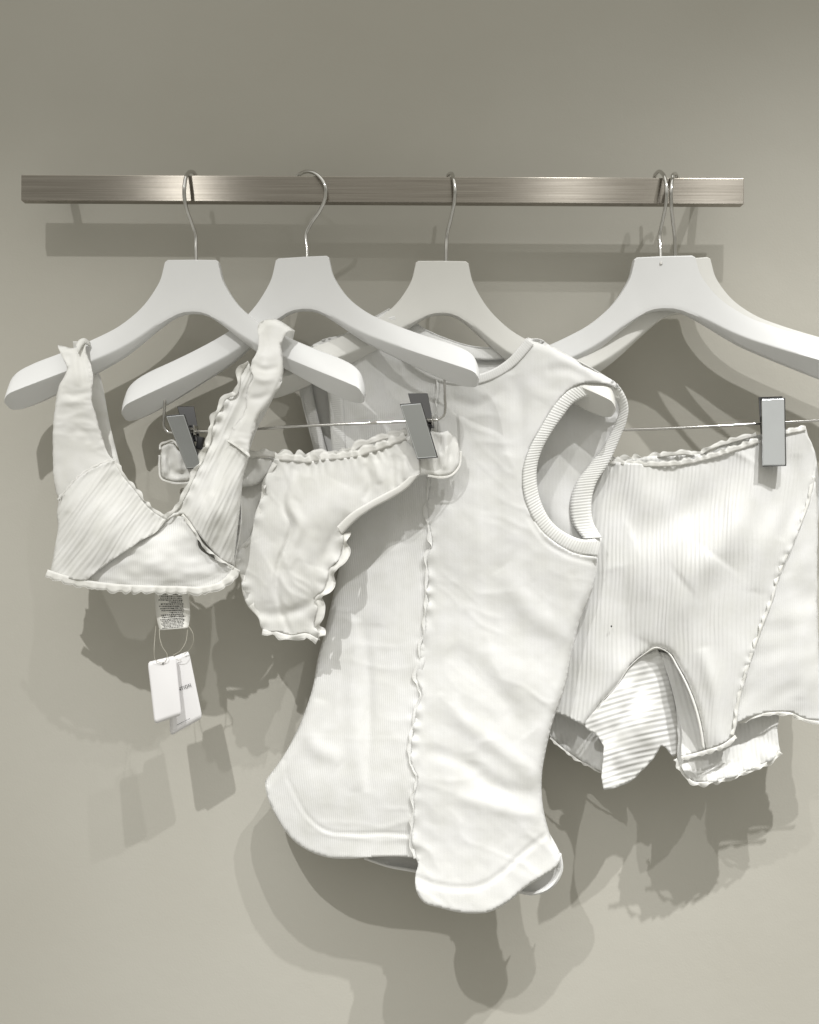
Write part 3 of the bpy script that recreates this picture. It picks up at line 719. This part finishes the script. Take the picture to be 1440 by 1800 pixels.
rightp = [(773, 655, 'c'), (785, 659), (830, 662), (868, 650), (895, 632), (914, 612), (928, 595, 'c'), (950, 597), (969, 608), (990, 620), (1008, 629), (1028, 646), (1063, 660), (1086, 676), (1094, 686, 'c'), (1074, 676), (1051, 673), (1024, 674), (997, 688), (973, 716), (950, 754), (931, 789), (921, 824), (921, 863), (931, 898), (950, 930), (977, 954), (1012, 973), (1049, 979, 'c'),
          (1050, 992), (1047, 1010), (1042, 1035), (1021, 1087), (1006, 1147), (992, 1212), (974, 1263), (959, 1324), (953, 1362), (953, 1401), (964, 1457), (974, 1483), (985, 1500), (983, 1518), (957, 1539), (923, 1561), (892, 1587), (858, 1604), (828, 1606), (776, 1597), (742, 1584), (733, 1569), (731, 1535), (735, 1518)]+[(x, y) for x, y in reversed(sm)]+[(766, 780), (768, 722)]
SIL_R = [(1050, 992), (1042, 1035), (1021, 1087), (1006, 1147), (992, 1212), (974, 1263), (959, 1324), (953, 1362), (953, 1401), (964, 1457), (974, 1483), (985, 1500)]
BOT_R = [(985, 1500), (983, 1518), (957, 1539), (923, 1561), (892, 1587), (858, 1604), (828, 1606), (776, 1597), (742, 1584), (733, 1569)]
ARMS = [(1051, 673), (1024, 674), (997, 688), (973, 716), (950, 754), (931, 789), (921, 824), (921, 863), (931, 898), (950, 930), (977, 954), (1012, 973), (1049, 979)]
sheet('right_front', rightp, lambda X, Y: gT(X, Y)+.0022, M['jersey'], tk, 4.2, mods=[
    edge(.011, 15, SIL_R), edge(.002, 6, BOT_R), edge(.010, 16, [(928, 595), (969, 608), (1008, 629), (1063, 660), (1094, 686)]), edge(.0006, 5, ARMS),
    crease(hemR, 3.0, -.0011, False), crease(off(hemR, 6), 3.0, -.0009, False),
    crease([(931, 910), (955, 948), (1000, 976), (1048, 990)], 4, -.0014, False),
    wrin(240, 110, .0024, 28, 41), crinkle(170, 36, .0009, 22, 45), crinkle(110, 28, .0005, 45, 46), wrin(26, 26, .0003, 0, 47), wrin(80, 30, .0004, 35, 42, mask=lambda X, Y: 1/(1+np.exp(-(Y-1120)/60))), wrin(40, 240, .0008, -3, 44),
    crease([(790, 1140), (860, 1200), (930, 1290)], 20, -.003), crease([(770, 1220), (830, 1280), (900, 1330), (950, 1370)], 16, .003),
    crease([(745, 1320), (800, 1330), (870, 1380), (950, 1400)], 14, -.0025), crease([(800, 1400), (880, 1420), (950, 1440)], 14, .0022),
    crease([(870, 780), (865, 900), (872, 1040)], 30, -.0035), crease([(880, 1000), (940, 1080), (1000, 1120)], 22, .003),
    crease([(905, 660), (915, 720), (895, 800)], 14, -.003), crease([(780, 700), (840, 712), (890, 680)], 10, -.0015), crease([(960, 650), (1000, 650), (1040, 668)], 10, -.002),
    ruf(sm, 18, .0022, 34, 2)])
ruffle('seam_frill', [(x+1, y, gat(x, y, gT)+.0022) for x, y in seamT], 4.5, -1, M['jersey'], tk, .0020, 40, .9, seed=2, thread=M['thread'], rows=4, thr=.0005)
# neck band
def offs(poly, d):
    c = np.array(poly, float); T = np.gradient(c, axis=0); T /= np.hypot(*T.T)[:, None]; return [(x-ty*d, y+tx*d) for (x, y), (tx, ty) in zip(c, T)]
band('neck_band', [(x, y, gat(x, y, gT)+.0030) for x, y in offs(NECK, -2)], [(x, y, gat(x, y, gT)-.001) for x, y in offs(NECK, -18)] and [(x, y, gat(x, y, gT)+.0030) for x, y in offs(NECK, 15)], M['fine_rib'], tk, 160, 6, .0004, thick=.0005)
BN = [(684, 543), (715, 556), (745, 577), (787, 596), (822, 607), (857, 611), (900, 606), (928, 596)]
band('neck_band', [(x, y, gat(x, y, bT)+.0015) for x, y in BN], [(x, y, gat(x, y, bT)+.0025) for x, y in offs(BN, 22)], M['fine_rib'], tk, 100, 6, .001)
# armhole bands
AO = [(1094, 686, .088), (1074, 677, .094), (1051, 672.5, .097), (1024, 673, .098), (997, 687, .098), (973, 715, .098), (950, 753, .0975), (931, 788, .097), (920, 824, .0965), (920, 863, .097), (930, 899, .097), (949, 931, .096), (976, 955, .095), (1012, 974, .092), (1050, 981, .082)]
AI = [(1104, 712, .082), (1085, 702, .090), (1052, 695, .096), (1030, 698, .099), (1008, 709, .100), (990, 731, .100), (969, 761, .100), (952, 793, .099), (944, 824, .098), (945, 856, .098), (954, 889, .098), (973, 920, .098), (997, 938, .097), (1024, 948, .094), (1058, 945, .084)]
band('armhole_band', [(x, y, g+.0035) for x, y, g in AO], [(x, y, g+.001) for x, y, g in AI], M['cuff_rib'], tk, 260, 6, .0012)
BO = [(1088, 680, .096), (1100, 697, .092), (1105, 716, .088), (1102, 739, .084), (1090, 770, .080), (1071, 813, .077), (1047, 852, .076), (1040, 883, .077), (1042, 914, .081), (1058, 945, .089)]
BI = [(1074, 690, .092), (1084, 704, .087), (1088, 720, .083), (1082, 742, .079), (1066, 775, .074), (1040, 812, .070), (1012, 850, .068), (1002, 885, .068), (1006, 920, .073), (1026, 947, .086)]
band('armhole_band', BO, BI, M['cuff_rib'], tk, 220, 6, .0015)
# left armhole: front cuff and the back edge behind it
band('armhole_band', [(556, 632, .056), (571, 665, .056), (577, 700, .056), (581, 760, .053), (587, 820, .052), (597, 880, .050)], [(580, 628, .0605), (596, 665, .0605), (602, 700, .0605), (606, 760, .057), (612, 820, .056), (620, 880, .055)], M['fine_rib'], tk, 150, 5, .001)
band('armhole_band', [(523, 655, .036), (530, 700, .033), (545, 760, .032), (570, 850, .032)], [(545, 650, .038), (552, 700, .036), (566, 760, .036), (592, 850, .036)], M['fine_rib'], tk, 80, 5, .001)
# hem fold at the back right
band('hem_band', [(640, 1506, .060), (681, 1519, .063), (729, 1527, .066), (830, 1546, .070), (905, 1562, .079), (936, 1567, .080), (966, 1555, .079), (986, 1525, .078), (983, 1500, .078)],
     [(640, 1511, .061), (681, 1525, .064), (729, 1534, .067), (830, 1553, .071), (905, 1569, .080), (936, 1574, .081), (969, 1563, .080), (990, 1530, .079), (987, 1500, .079)], M['jersey'], tk, 80, 4, .001)
# care label loop of the top, dark edge showing
V, F = boxgeo(*P(560, 1092, .058), .004, .001, .013, .0003, 1, Matrix.Rotation(math.radians(8), 3, 'Y'))

# ------------------------------------------------------------------ briefs
br = thing('frilled_briefs', 'small cream briefs with gathered waist and lettuce edges, hung from two clips', 'briefs', tuple(P(540, 900, .08)))
link('brand_label', V, F, M['ink'], br, sharp=30)
gU = tps([(282, 800, .054), (330, 800, .060), (400, 800, .066), (480, 805, .078), (560, 805, .090), (650, 790, .098), (735, 780, .106), (800, 780, .104), (735, 830, .108), (800, 830, .104),
          (420, 960, .072), (500, 900, .092), (600, 900, .100), (690, 870, .104), (430, 1060, .076), (500, 1020, .094), (580, 1000, .094), (510, 1120, .088), (560, 1120, .084), (610, 950, .096)])
fp = [(483, 806, 'c'), (518, 809), (542, 811), (566, 807), (594, 806), (622, 803), (660, 793), (699, 778), (715, 774, 'c'), (735, 800), (738, 833, 'c'), (715, 859), (687, 877), (655, 894), (622, 918), (602, 938, 'c'), (603, 958), (598, 980), (580, 1000), (571, 1035), (553, 1055), (558, 1068), (556, 1083), (553, 1100), (562, 1115), (558, 1125, 'c'), (538, 1113), (514, 1117), (485, 1110), (469, 1112), (459, 1103), (455, 1088), (435, 1064), (426, 1040), (423, 1014), (414, 994), (416, 976), (423, 964), (440, 942), (449, 902), (459, 873), (461, 849), (471, 829)]
LE = [(483, 806), (471, 829), (461, 849), (459, 873), (449, 902), (440, 942), (421, 964), (414, 976), (413, 994), (423, 1014), (426, 1040), (435, 1064), (455, 1088), (462, 1106)]
RE = [(602, 938), (603, 958), (598, 980), (580, 1000), (571, 1035), (553, 1055), (558, 1068), (556, 1083), (553, 1100), (560, 1120)]
sheet('front_panel', fp, gU, M['soft'], br, 3.6, rib=2, warp=.5, thick=.0007, mods=[
    ruf(LE, 20, .003, 34, 1), ruf(RE, 22, .0035, 36, 2), ruf([(483, 806), (542, 811), (622, 803), (715, 774)], 26, .0026, 15, 4),
    crease([(516, 820), (500, 870), (499, 892), (512, 918), (505, 955), (492, 985), (487, 1030), (497, 1080), (512, 1118)], 5, -.0045),
    crease([(524, 830), (512, 870), (514, 895), (526, 920), (515, 965), (505, 1000)], 10, .0035),
    crease([(643, 815), (651, 849), (640, 880)], 5, -.003), crease([(660, 810), (668, 850)], 6, .003), crease([(690, 800), (692, 860)], 5, -.003), crease([(712, 800), (712, 845)], 5, .003),
    crease([(600, 850), (560, 930), (540, 990)], 24, .0028), crease([(620, 905), (590, 940), (560, 1000)], 10, -.003),
    crease([(450, 950), (470, 1000), (475, 1060)], 14, .002), crease([(440, 1080), (480, 1080), (530, 1070), (560, 1050)], 10, -.003),
    crease([(455, 900), (480, 880), (490, 840)], 12, -.0015), wrin(80, 60, .0018, 40, 51), crinkle(60, 18, .0012, 60, 53), wrin(26, 34, .0008, 0, 52)])
# gathered side wing under the right clip
wing = [(700, 779, 'c'), (715, 769), (740, 760), (763, 757, 'c'), (770, 760), (787, 757, 'c'), (803, 772), (807, 793), (806, 818), (792, 834), (770, 837), (752, 834, 'c'), (738, 836), (720, 850), (712, 820)]
sheet('side_wing', wing, lambda X, Y: gU(X, Y)-.0015, M['soft'], br, 3.2, rib=4, mods=[
    crease([(725, 770), (728, 835)], 5, -.003), crease([(742, 765), (745, 835)], 4, .003), crease([(764, 758), (768, 800), (766, 830)], 4, -.003), crease([(785, 762), (783, 825)], 5, .0035), crease([(775, 765), (777, 800)], 4, -.003),
    edge(.002, 6), wrin(14, 40, .003, 0, 55)])
ruffle('wing_frill', [(752, 834, .104), (770, 837, .105), (792, 834, .103), (806, 818, .101), (808, 793, .100)], 3.5, -1, M['frill'], br, .0012, 40, .2, thread=M['thread'])
# left gathered end held by the left clip
lw = [(283, 786, 'c'), (295, 779), (305, 776, 'c'), (314, 792), (330, 789), (365, 786), (420, 800), (483, 806, 'c'), (470, 832), (455, 850), (430, 856), (380, 862), (349, 842), (320, 848), (300, 846), (285, 840), (282, 820)]
sheet('side_wing', lw, lambda X, Y: gU(X, Y)-.004, M['soft'], br, 3.4, rib=0, mods=[
    crease([(300, 785), (296, 810), (304, 830), (330, 834)], 5, -.004), crease([(290, 800), (292, 835)], 4, .003), crease([(312, 795), (318, 830)], 5, .003), crease([(300, 842), (350, 836)], 5, .002), edge(.002, 6), wrin(16, 30, .004, 0, 57)])
ruffle('waist_frill', [(283, 790, .052), (283, 783, .050), (292, 779, .052), (304, 776, .056), (310, 783, .060), (316, 790, .060)], 3, 1, M['frill'], br, .001, 20, .2, thread=M['thread'])
ruffle('wing_frill', [(282, 800, .052), (282, 820, .051), (285, 840, .053), (300, 846, .056), (320, 848, .058), (349, 842, .06)], 3, -1, M['frill'], br, .001, 30, .2, thread=M['thread'])
# waist frill front
ruffle('waist_frill', [(x, y+3, gat(x, y, gU)+.001) for x, y in [(483, 806), (518, 809), (542, 811), (566, 807), (594, 805), (622, 802), (660, 791), (699, 776), (715, 770)]], 13, 1, M['frill'], br, .005, 24, .5, seed=4, thread=M['thread'])
ruffle('waist_frill', [(x, y, .072+(x-440)*.00008) for x, y in [(400, 806), (437, 806), (461, 802), (485, 806), (560, 806), (610, 800), (640, 785), (665, 777), (700, 768), (716, 766)]], 12, 1, M['frill'], br, .005, 34, .6, seed=7, thread=M['thread'])
# leg edges: curled frills
lg = lambda pl, f=gU, d=0: [(x, y, gat(x, y, f)+d) for x, y in pl]
ruffle('leg_frill', lg(LE), 9, 1, M['frill'], br, .007, 46, .6, seed=2, thread=M['thread'])
ruffle('leg_frill', lg(RE), 11, 1, M['frill'], br, .009, 48, .6, seed=5, thread=M['thread'])
ruffle('leg_frill', lg([(462, 1106), (485, 1110), (514, 1117), (538, 1113), (560, 1123)]), 9, -1, M['frill'], br, .007, 34, .6, seed=6, thread=M['thread'])
band('leg_binding', lg([(738, 833), (715, 859), (687, 877), (655, 894), (622, 918), (601, 940)], d=.0012), lg([(720, 838), (700, 855), (675, 868), (643, 886), (612, 906), (592, 926)], d=.0018), M['frill'], br, 90, 5, .0008, thick=.0005)
# back of the briefs, seen at the left of the front panel
bk = [(400, 808, 'c'), (437, 805), (485, 804), (600, 800), (700, 770, 'c'), (730, 830), (690, 870), (620, 915), (585, 960), (560, 1040), (556, 1100), (563, 1126, 'c'), (520, 1110), (460, 1080), (432, 1020), (417, 968), (408, 880)]
sheet('back_panel', bk, tps([(400, 808, .060), (485, 804, .066), (700, 775, .080), (420, 960, .064), (560, 1040, .072), (563, 1120, .078), (620, 900, .072)]), M['soft'], br, 6, mods=[wrin(60, 80, .005, 0, 60)])

# ------------------------------------------------------------------ bralette
bra = thing('bralette', 'cream white cropped bralette with ribbed cups draped on the leftmost hanger', 'bralette', tuple(P(250, 850, .09)))
gA = tps([(130, 610, .080), (130, 660, .100), (130, 700, .098), (98, 780, .088), (170, 780, .094), (95, 900, .080), (180, 900, .104), (90, 1005, .082), (150, 1020, .100), (240, 1035, .108), (290, 915, .096), (250, 960, .112),
          (340, 930, .108), (410, 1000, .096), (350, 1040, .106), (375, 900, .118), (425, 880, .104), (370, 780, .104), (435, 800, .112), (445, 700, .112), (465, 650, .116), (475, 580, .104)])
NL = [(199, 809), (213, 833), (237, 862), (257, 888), (273, 902), (292, 914)]
NRt = [(292, 914), (317, 890), (327, 873), (337, 850), (350, 823), (362, 800), (370, 780), (373, 760), (378, 737), (390, 717), (397, 703), (417, 693), (423, 677), (424, 660), (438, 637)]
# back layer
bA = lambda X, Y: gA(X, Y)-.026
sheet('back_panel', [(106, 884, 'c'), (130, 850), (222, 850, 'c'), (250, 900), (292, 935), (340, 905), (420, 860), (424, 900), (410, 1000, 'c'), (390, 1030), (300, 1036), (180, 1030), (100, 1008, 'c')], bA, M['cup_fine'], bra, 6, mods=[wrin(60, 60, .004, 0, 70), edge(-.02, 18)])
# back straps behind the arm
band('strap_back', [(158, 600, .068), (168, 640, .056), (178, 667, .054), (183, 690, .055), (192, 740, .058), (203, 787, .064), (212, 820, .070), (224, 850, .080)], [(128, 600, .066), (132, 640, .054), (140, 690, .055), (150, 740, .058), (165, 790, .062), (182, 820, .068), (196, 850, .076)], M['strap'], bra, 80, 6, .002, mods=[wrin(30, 40, .006, 0, 71)])
band('strap_back', [(518, 583, .082), (512, 610, .075), (500, 640, .075), (480, 700, .078), (450, 760, .085), (436, 800, .09)], [(470, 566, .090), (470, 600, .080), (460, 640, .078), (440, 700, .08), (415, 760, .086), (400, 800, .09)], M['strap'], bra, 80, 6, .002)
# left strap
sL_ = [(101, 606, 'c'), (116, 609), (131, 611), (135, 602), (143, 596), (155, 597, 'c'), (150, 606), (152, 620), (161, 648), (163, 683), (161, 702), (168, 727), (180, 767), (188, 793), (199, 809, 'c'), (173, 819), (140, 839), (117, 864), (103, 880, 'c'), (95, 847), (93, 800), (93, 753), (98, 707), (103, 680), (112, 663), (118, 647), (109, 627)]
sheet('strap_front', sL_, gA, M['strap'], bra, 3.5, wobble=.5, mods=[
    edge(.012, 12, [(101, 606), (131, 611), (155, 597)]), edge(.007, 9, [(118, 647), (103, 680), (98, 707), (93, 753), (95, 847), (103, 880)]), edge(.004, 7, [(152, 620), (163, 683), (180, 767), (199, 809)]),
    crease([(112, 690), (130, 694), (160, 688)], 5, -.0018), crease([(104, 702), (130, 706), (150, 702)], 6, .0018), crease([(135, 610), (133, 640), (137, 680)], 6, .0018), crease([(140, 600), (142, 640), (150, 680)], 6, -.0018),
    crease([(125, 770), (135, 755), (150, 760), (155, 780)], 8, -.002), crease([(120, 620), (122, 650)], 5, -.0018), crease([(140, 720), (135, 780), (125, 850)], 18, .0015), wrin(60, 40, .0014, 20, 72), crinkle(60, 14, .0014, 8, 73)])
band('strap_fold', [(133, 606, .086), (138, 598, .082), (148, 594, .076), (156, 598, .070)], [(139, 622, .090), (144, 610, .086), (150, 604, .080), (160, 610, .070)], M['strap'], bra, 24, 5, .002)
# left cup
DG = [(292, 914), (273, 937), (250, 949), (227, 965), (200, 983), (173, 1003), (150, 1020)]
cupL = [(103, 879, 'c'), (117, 863), (140, 838), (173, 818), (199, 808, 'c')]+NL[1:-1]+[(292, 914, 'c')]+DG[1:-1]+[(150, 1022, 'c'), (120, 1017), (88, 1006, 'c'), (92, 987), (97, 957), (102, 925), (100, 905)]
sheet('left_cup', cupL, lambda X, Y: gA(X, Y)+.002, M['cup_rib'], bra, 3.6, rib=36, warp=1.2, mods=[
    edge(.016, 20, [(103, 879), (100, 905), (97, 957), (88, 1006)]), ruf(DG, 12, .002, 38, 3), ruf(NL, 12, .0012, 18, 1), crease([(103, 879), (140, 838), (199, 808)], 4, .0015, False),
    gauss(180, 925, 70, 60, .010), wrin(90, 26, .003, -52, 75), crease([(120, 900), (112, 960), (108, 1010)], 12, -.003)])
ruffle('cup_seam', lg([(103, 880), (117, 864), (140, 839), (173, 819), (199, 809)], gA, .0028), 4, 1, M['thread'], bra, .001, 14, .3)
ruffle('neck_frill', lg(NL, gA, .001), 5, 1, M['frill'], bra, .003, 26, .5, thread=M['thread'])
ruffle('cup_frill', lg(DG, gA, .0028), 3, -1, M['frill'], bra, .003, 40, .9, seed=3, thread=M['thread'])
# centre panel
cp = [(292, 915, 'c'), (307, 908), (330, 911), (345, 935), (350, 963), (373, 980), (390, 988), (411, 1001, 'c'), (398, 1020), (370, 1036), (320, 1036), (260, 1036), (200, 1034), (150, 1028), (120, 1020, 'c'), (153, 1010), (173, 998), (200, 978), (227, 960), (250, 944), (273, 932)]
sheet('centre_panel', cp, lambda X, Y: gA(X, Y)-.0015, M['cup_fine'], bra, 3.8, rib=-3, mods=[gauss(280, 985, 70, 40, .005), wrin(50, 30, .003, 0, 77),
    crease([(160, 1026), (260, 1030), (360, 1026), (408, 1000)], 2.5, -.0009, False), crease([(160, 1020), (260, 1024), (355, 1020), (400, 998)], 2.5, -.0007, False)])
# right cup (ribs run steeply up into the strap)
cupR = [(292, 914, 'c')]+NRt[1:-1]+[(438, 638, 'c'), (441, 652), (445, 660), (438, 680), (434, 700), (434, 713), (424, 737), (411, 753), (401, 775, 'c'), (417, 787), (438, 803, 'c'), (428, 840), (423, 890), (417, 940), (412, 994, 'c'), (390, 984), (372, 966), (352, 942), (332, 915), (322, 903), (307, 907)]
sheet('right_cup', cupR, lambda X, Y: gA(X, Y)+.001, M['cup_rib'], bra, 3.6, uvf=lambda X, Y: ((X*0.93+Y*0.36+14*np.sin((Y-780)/150.))*0.7, (Y*0.93-X*0.36)*0.7), mods=[
    gauss(385, 880, 34, 70, .010, 15), ruf(NRt, 18, .004, 34, 2), edge(.008, 12, [(438, 803), (428, 840), (423, 890), (417, 940), (412, 994)]),
    crease([(400, 775), (385, 820), (372, 870)], 6, -.003), crease([(352, 830), (360, 870), (385, 940)], 10, -.002), crease([(400, 770), (415, 735), (430, 700)], 7, -.004), wrin(20, 60, .003, 20, 78)])
ruffle('neck_frill', lg(NRt, gA, .001), 8, 1, M['frill'], bra, .007, 34, .6, seed=9, thread=M['thread'])
ruffle('cup_frill', lg([(322, 903), (332, 915), (347, 937), (357, 955), (373, 970), (392, 985), (412, 996)], gA, .003), 4, -1, M['frill'], bra, .003, 26, .8, seed=1, thread=M['thread'])
# right strap
sR_ = [(457, 566, 'c'), (467, 562), (487, 562), (503, 570), (519, 582, 'c'), (506, 583), (499, 592), (495, 606), (497, 627), (498, 653), (493, 677), (483, 694), (470, 713), (454, 733), (447, 757), (439, 780), (438, 804, 'c'), (417, 787), (400, 776, 'c'), (410, 753), (423, 737), (433, 713), (433, 700), (437, 680), (445, 660), (440, 650), (442, 637), (452, 617), (455, 597), (453, 575)]
sheet('strap_front', sR_, lambda X, Y: gA(X, Y)+.0045, M['strap'], bra, 3.4, wobble=.4, mods=[
    edge(.012, 12, [(453, 575), (467, 562), (487, 562), (519, 582)]), edge(.006, 8, [(495, 606), (498, 653), (483, 694), (454, 733), (438, 804)]), edge(.004, 7, [(442, 637), (437, 680), (433, 713), (400, 776)]),
    crease([(466, 565), (468, 600), (465, 640)], 5, -.002), crease([(445, 640), (465, 650), (490, 645)], 5, -.002), crease([(440, 655), (460, 668), (485, 665)], 6, .0018), crease([(450, 620), (470, 628), (492, 618)], 8, .001),
    crease([(436, 700), (455, 700), (478, 690)], 6, -.0018), crease([(430, 730), (425, 770), (432, 795)], 8, .001), wrin(40, 40, .001, 30, 80), crinkle(50, 12, .0014, 0, 81)])
ruffle('cup_seam', lg([(400, 776), (417, 787), (438, 804)], gA, .006), 4, 1, M['thread'], bra, .001, 14, .3, thread=M['thread'])
# hem frill
HM = [(84, 1001), (110, 1010), (150, 1019), (200, 1026), (260, 1029), (310, 1030), (360, 1030), (385, 1023), (403, 1007), (410, 996)]
ruffle('hem_frill', lg(HM, gA, .002), 14, -1, M['frill'], bra, .0035, 20, .25, seed=2, thread=M['thread'])
# care label with tiny rows of print
q0, q1, q2, q3 = (272, 1036), (331, 1038), (333, 1104), (280, 1109)
cl = band('care_label', [(272, 1034, .085), (273, 1060, .087), (276, 1090, .088), (281, 1108, .090)], [(330, 1036, .085), (333, 1060, .085), (334, 1085, .087), (331, 1104, .091)], M['satin'], bra, 24, 8, .003, .0003)
def mapq(u, v, lift):
    a = np.array([(272, 1034, .085), (273, 1060, .087), (276, 1090, .088), (281, 1108, .090)], float); b_ = np.array([(330, 1036, .085), (333, 1060, .085), (334, 1085, .087), (331, 1104, .091)], float)
    t = v*3; i = min(2, int(t)); t -= i
    A = a[i]*(1-t)+a[i+1]*t; B = b_[i]*(1-t)+b_[i+1]*t; p = A*(1-u)+B*u
    return P(p[0], p[1], p[2]+.003*math.sin(PI*u)+lift)
V = []; F = []
for row in range(19):
    v = 0.12+row*0.045
    if row in (4, 9): 
        xs_ = 0.4
    else: xs_ = 0.10+0.03*(row % 3)
    u = xs_
    while u < 0.80:
        w_ = random.uniform(.012, .05); h_ = random.uniform(.016, .026)
        a = len(V)
        for (uu, vv_) in ((u, v), (u+w_, v), (u+w_, v+h_), (u, v+h_)): V.append(mapq(uu, min(vv_, .99), .0004))
        F.append((a+3, a+2, a+1, a)); u += w_+random.uniform(.008, .02)
link('print', V, F, M['ink'], cl)

# ------------------------------------------------------------------ tags
def tag(label, quad, gs, holepx, round_=4):
    t = thing('price_tag', label, 'tag', tuple(P(*holepx, gs[0])), 'paper tags hanging under the bralette')
    # rounded outline with slight bow
    tl, tr2, br_, bl = [np.array(p, float) for p in quad]; gg = gs
    n = 14; V = []; F = []
    for j in range(n+1):
        for i in range(n+1):
            u, v = i/n, j/n
            # squeeze corners for rounding
            p = (tl*(1-u)+tr2*u)*(1-v)+(bl*(1-u)+br_*u)*v
            g = (gg[0]*(1-u)+gg[1]*u)*(1-v)+(gg[3]*(1-u)+gg[2]*u)*v+.0015*math.sin(PI*v)*math.sin(PI*u*.8)
            V.append(P(p[0], p[1], g))
    for j in range(n):
        for i in range(n): a = j*(n+1)+i; F.append((a, a+n+1, a+n+2, a+1))
    # round the corners
    for (ci, cj, di, dj) in ((0, 0, 1, 1), (n, 0, -1, 1), (n, n, -1, -1), (0, n, 1, -1)):
        c_ = cj*(n+1)+ci; e1 = cj*(n+1)+ci+di; e2 = (cj+dj)*(n+1)+ci
        V[c_] = (V[e1]+V[e2])/2*0.65+V[c_]*0.35
    o = link('card', V, F, M['card'], t); solid(o, .0004)
    return t, o
rear, rc = tag('rear paper tag of the pair, with dark lettering, tilted to the right', [(296, 1158), (332, 1144), (356, 1262), (299, 1294)], [.080, .079, .081, .083], (318, 1160))
ft, fc = tag('front blank white paper tag of the pair, covering the lettered one', [(259.5, 1164), (309, 1152), (319, 1257), (272, 1273)], [.090, .089, .094, .095], (286, 1168))
V, F = tube_geo([P(286.5, 1166, .0885), P(286.5, 1166, .0915)], .0011, 12)
link('eyelet', V, F, M['dark'], ft)
def text(body, px, py, g, size, rotdeg, parent):
    c = bpy.data.curves.new('t', 'FONT'); c.body = body; c.size = size; c.extrude = 0.00005; c.align_x = 'CENTER'; c.align_y = 'CENTER'; c.space_character = 1.12
    o = bpy.data.objects.new('t', c); COL.objects.link(o); bpy.context.view_layer.update()
    me = bpy.data.meshes.new_from_object(o.evaluated_get(bpy.context.evaluated_depsgraph_get()))
    V = []; r = Matrix.Rotation(math.radians(rotdeg), 3, 'Z'); bq = P(px, py, g)
    for v in me.vertices:
        p = r @ Vector((v.co.x*.82, v.co.y, 0)); V.append(bq+Vector((p.x, -v.co.z, p.y)))
    F = [tuple(p.vertices) for p in me.polygons]
    bpy.data.objects.remove(o); bpy.data.meshes.remove(me)
    return link('lettering', V, F, M['ink'], parent)
text('NTION', 324.5, 1208.5, .0828, .0060, 21, rc)
V = []; F = []
u = 0
while u < 1:
    w_ = random.uniform(.03, .06); a = len(V); x0_, y0_ = 311+u*24, 1274-u*12
    for dx, dy in ((0, 0), (24*w_, -12*w_), (24*w_, 1.1-12*w_), (0, 1.1)): V.append(P(x0_+dx, y0_+dy, .0836))
    F.append((a+3, a+2, a+1, a)); u += w_+random.choice((.015, .015, .05))
link('fine_print', V, F, M['ink'], rc)
tube('string', [(280, 1106, .091), (281, 1122, .095), (286, 1138, .096), (294, 1152, .094), (290, 1164, .092), (286.5, 1167, .090)], .0004, M['nylon'], ft, 6, 2)
tube('string', [(274, 1100, .088), (272, 1125, .092), (271, 1145, .096), (273, 1160, .093), (286, 1166, .092)], .0004, M['nylon'], ft, 6, 2)
tube('string', [(331, 1100, .091), (339, 1113, .092), (340, 1127, .090), (333, 1142, .084), (324, 1150, .082)], .0004, M['nylon'], rear, 6, 2)
tube('string', [(330, 1104, .089), (326, 1130, .092), (316, 1145, .093), (304, 1154, .088), (312, 1160, .083), (318, 1160, .082)], .0004, M['nylon'], rear, 6, 2)
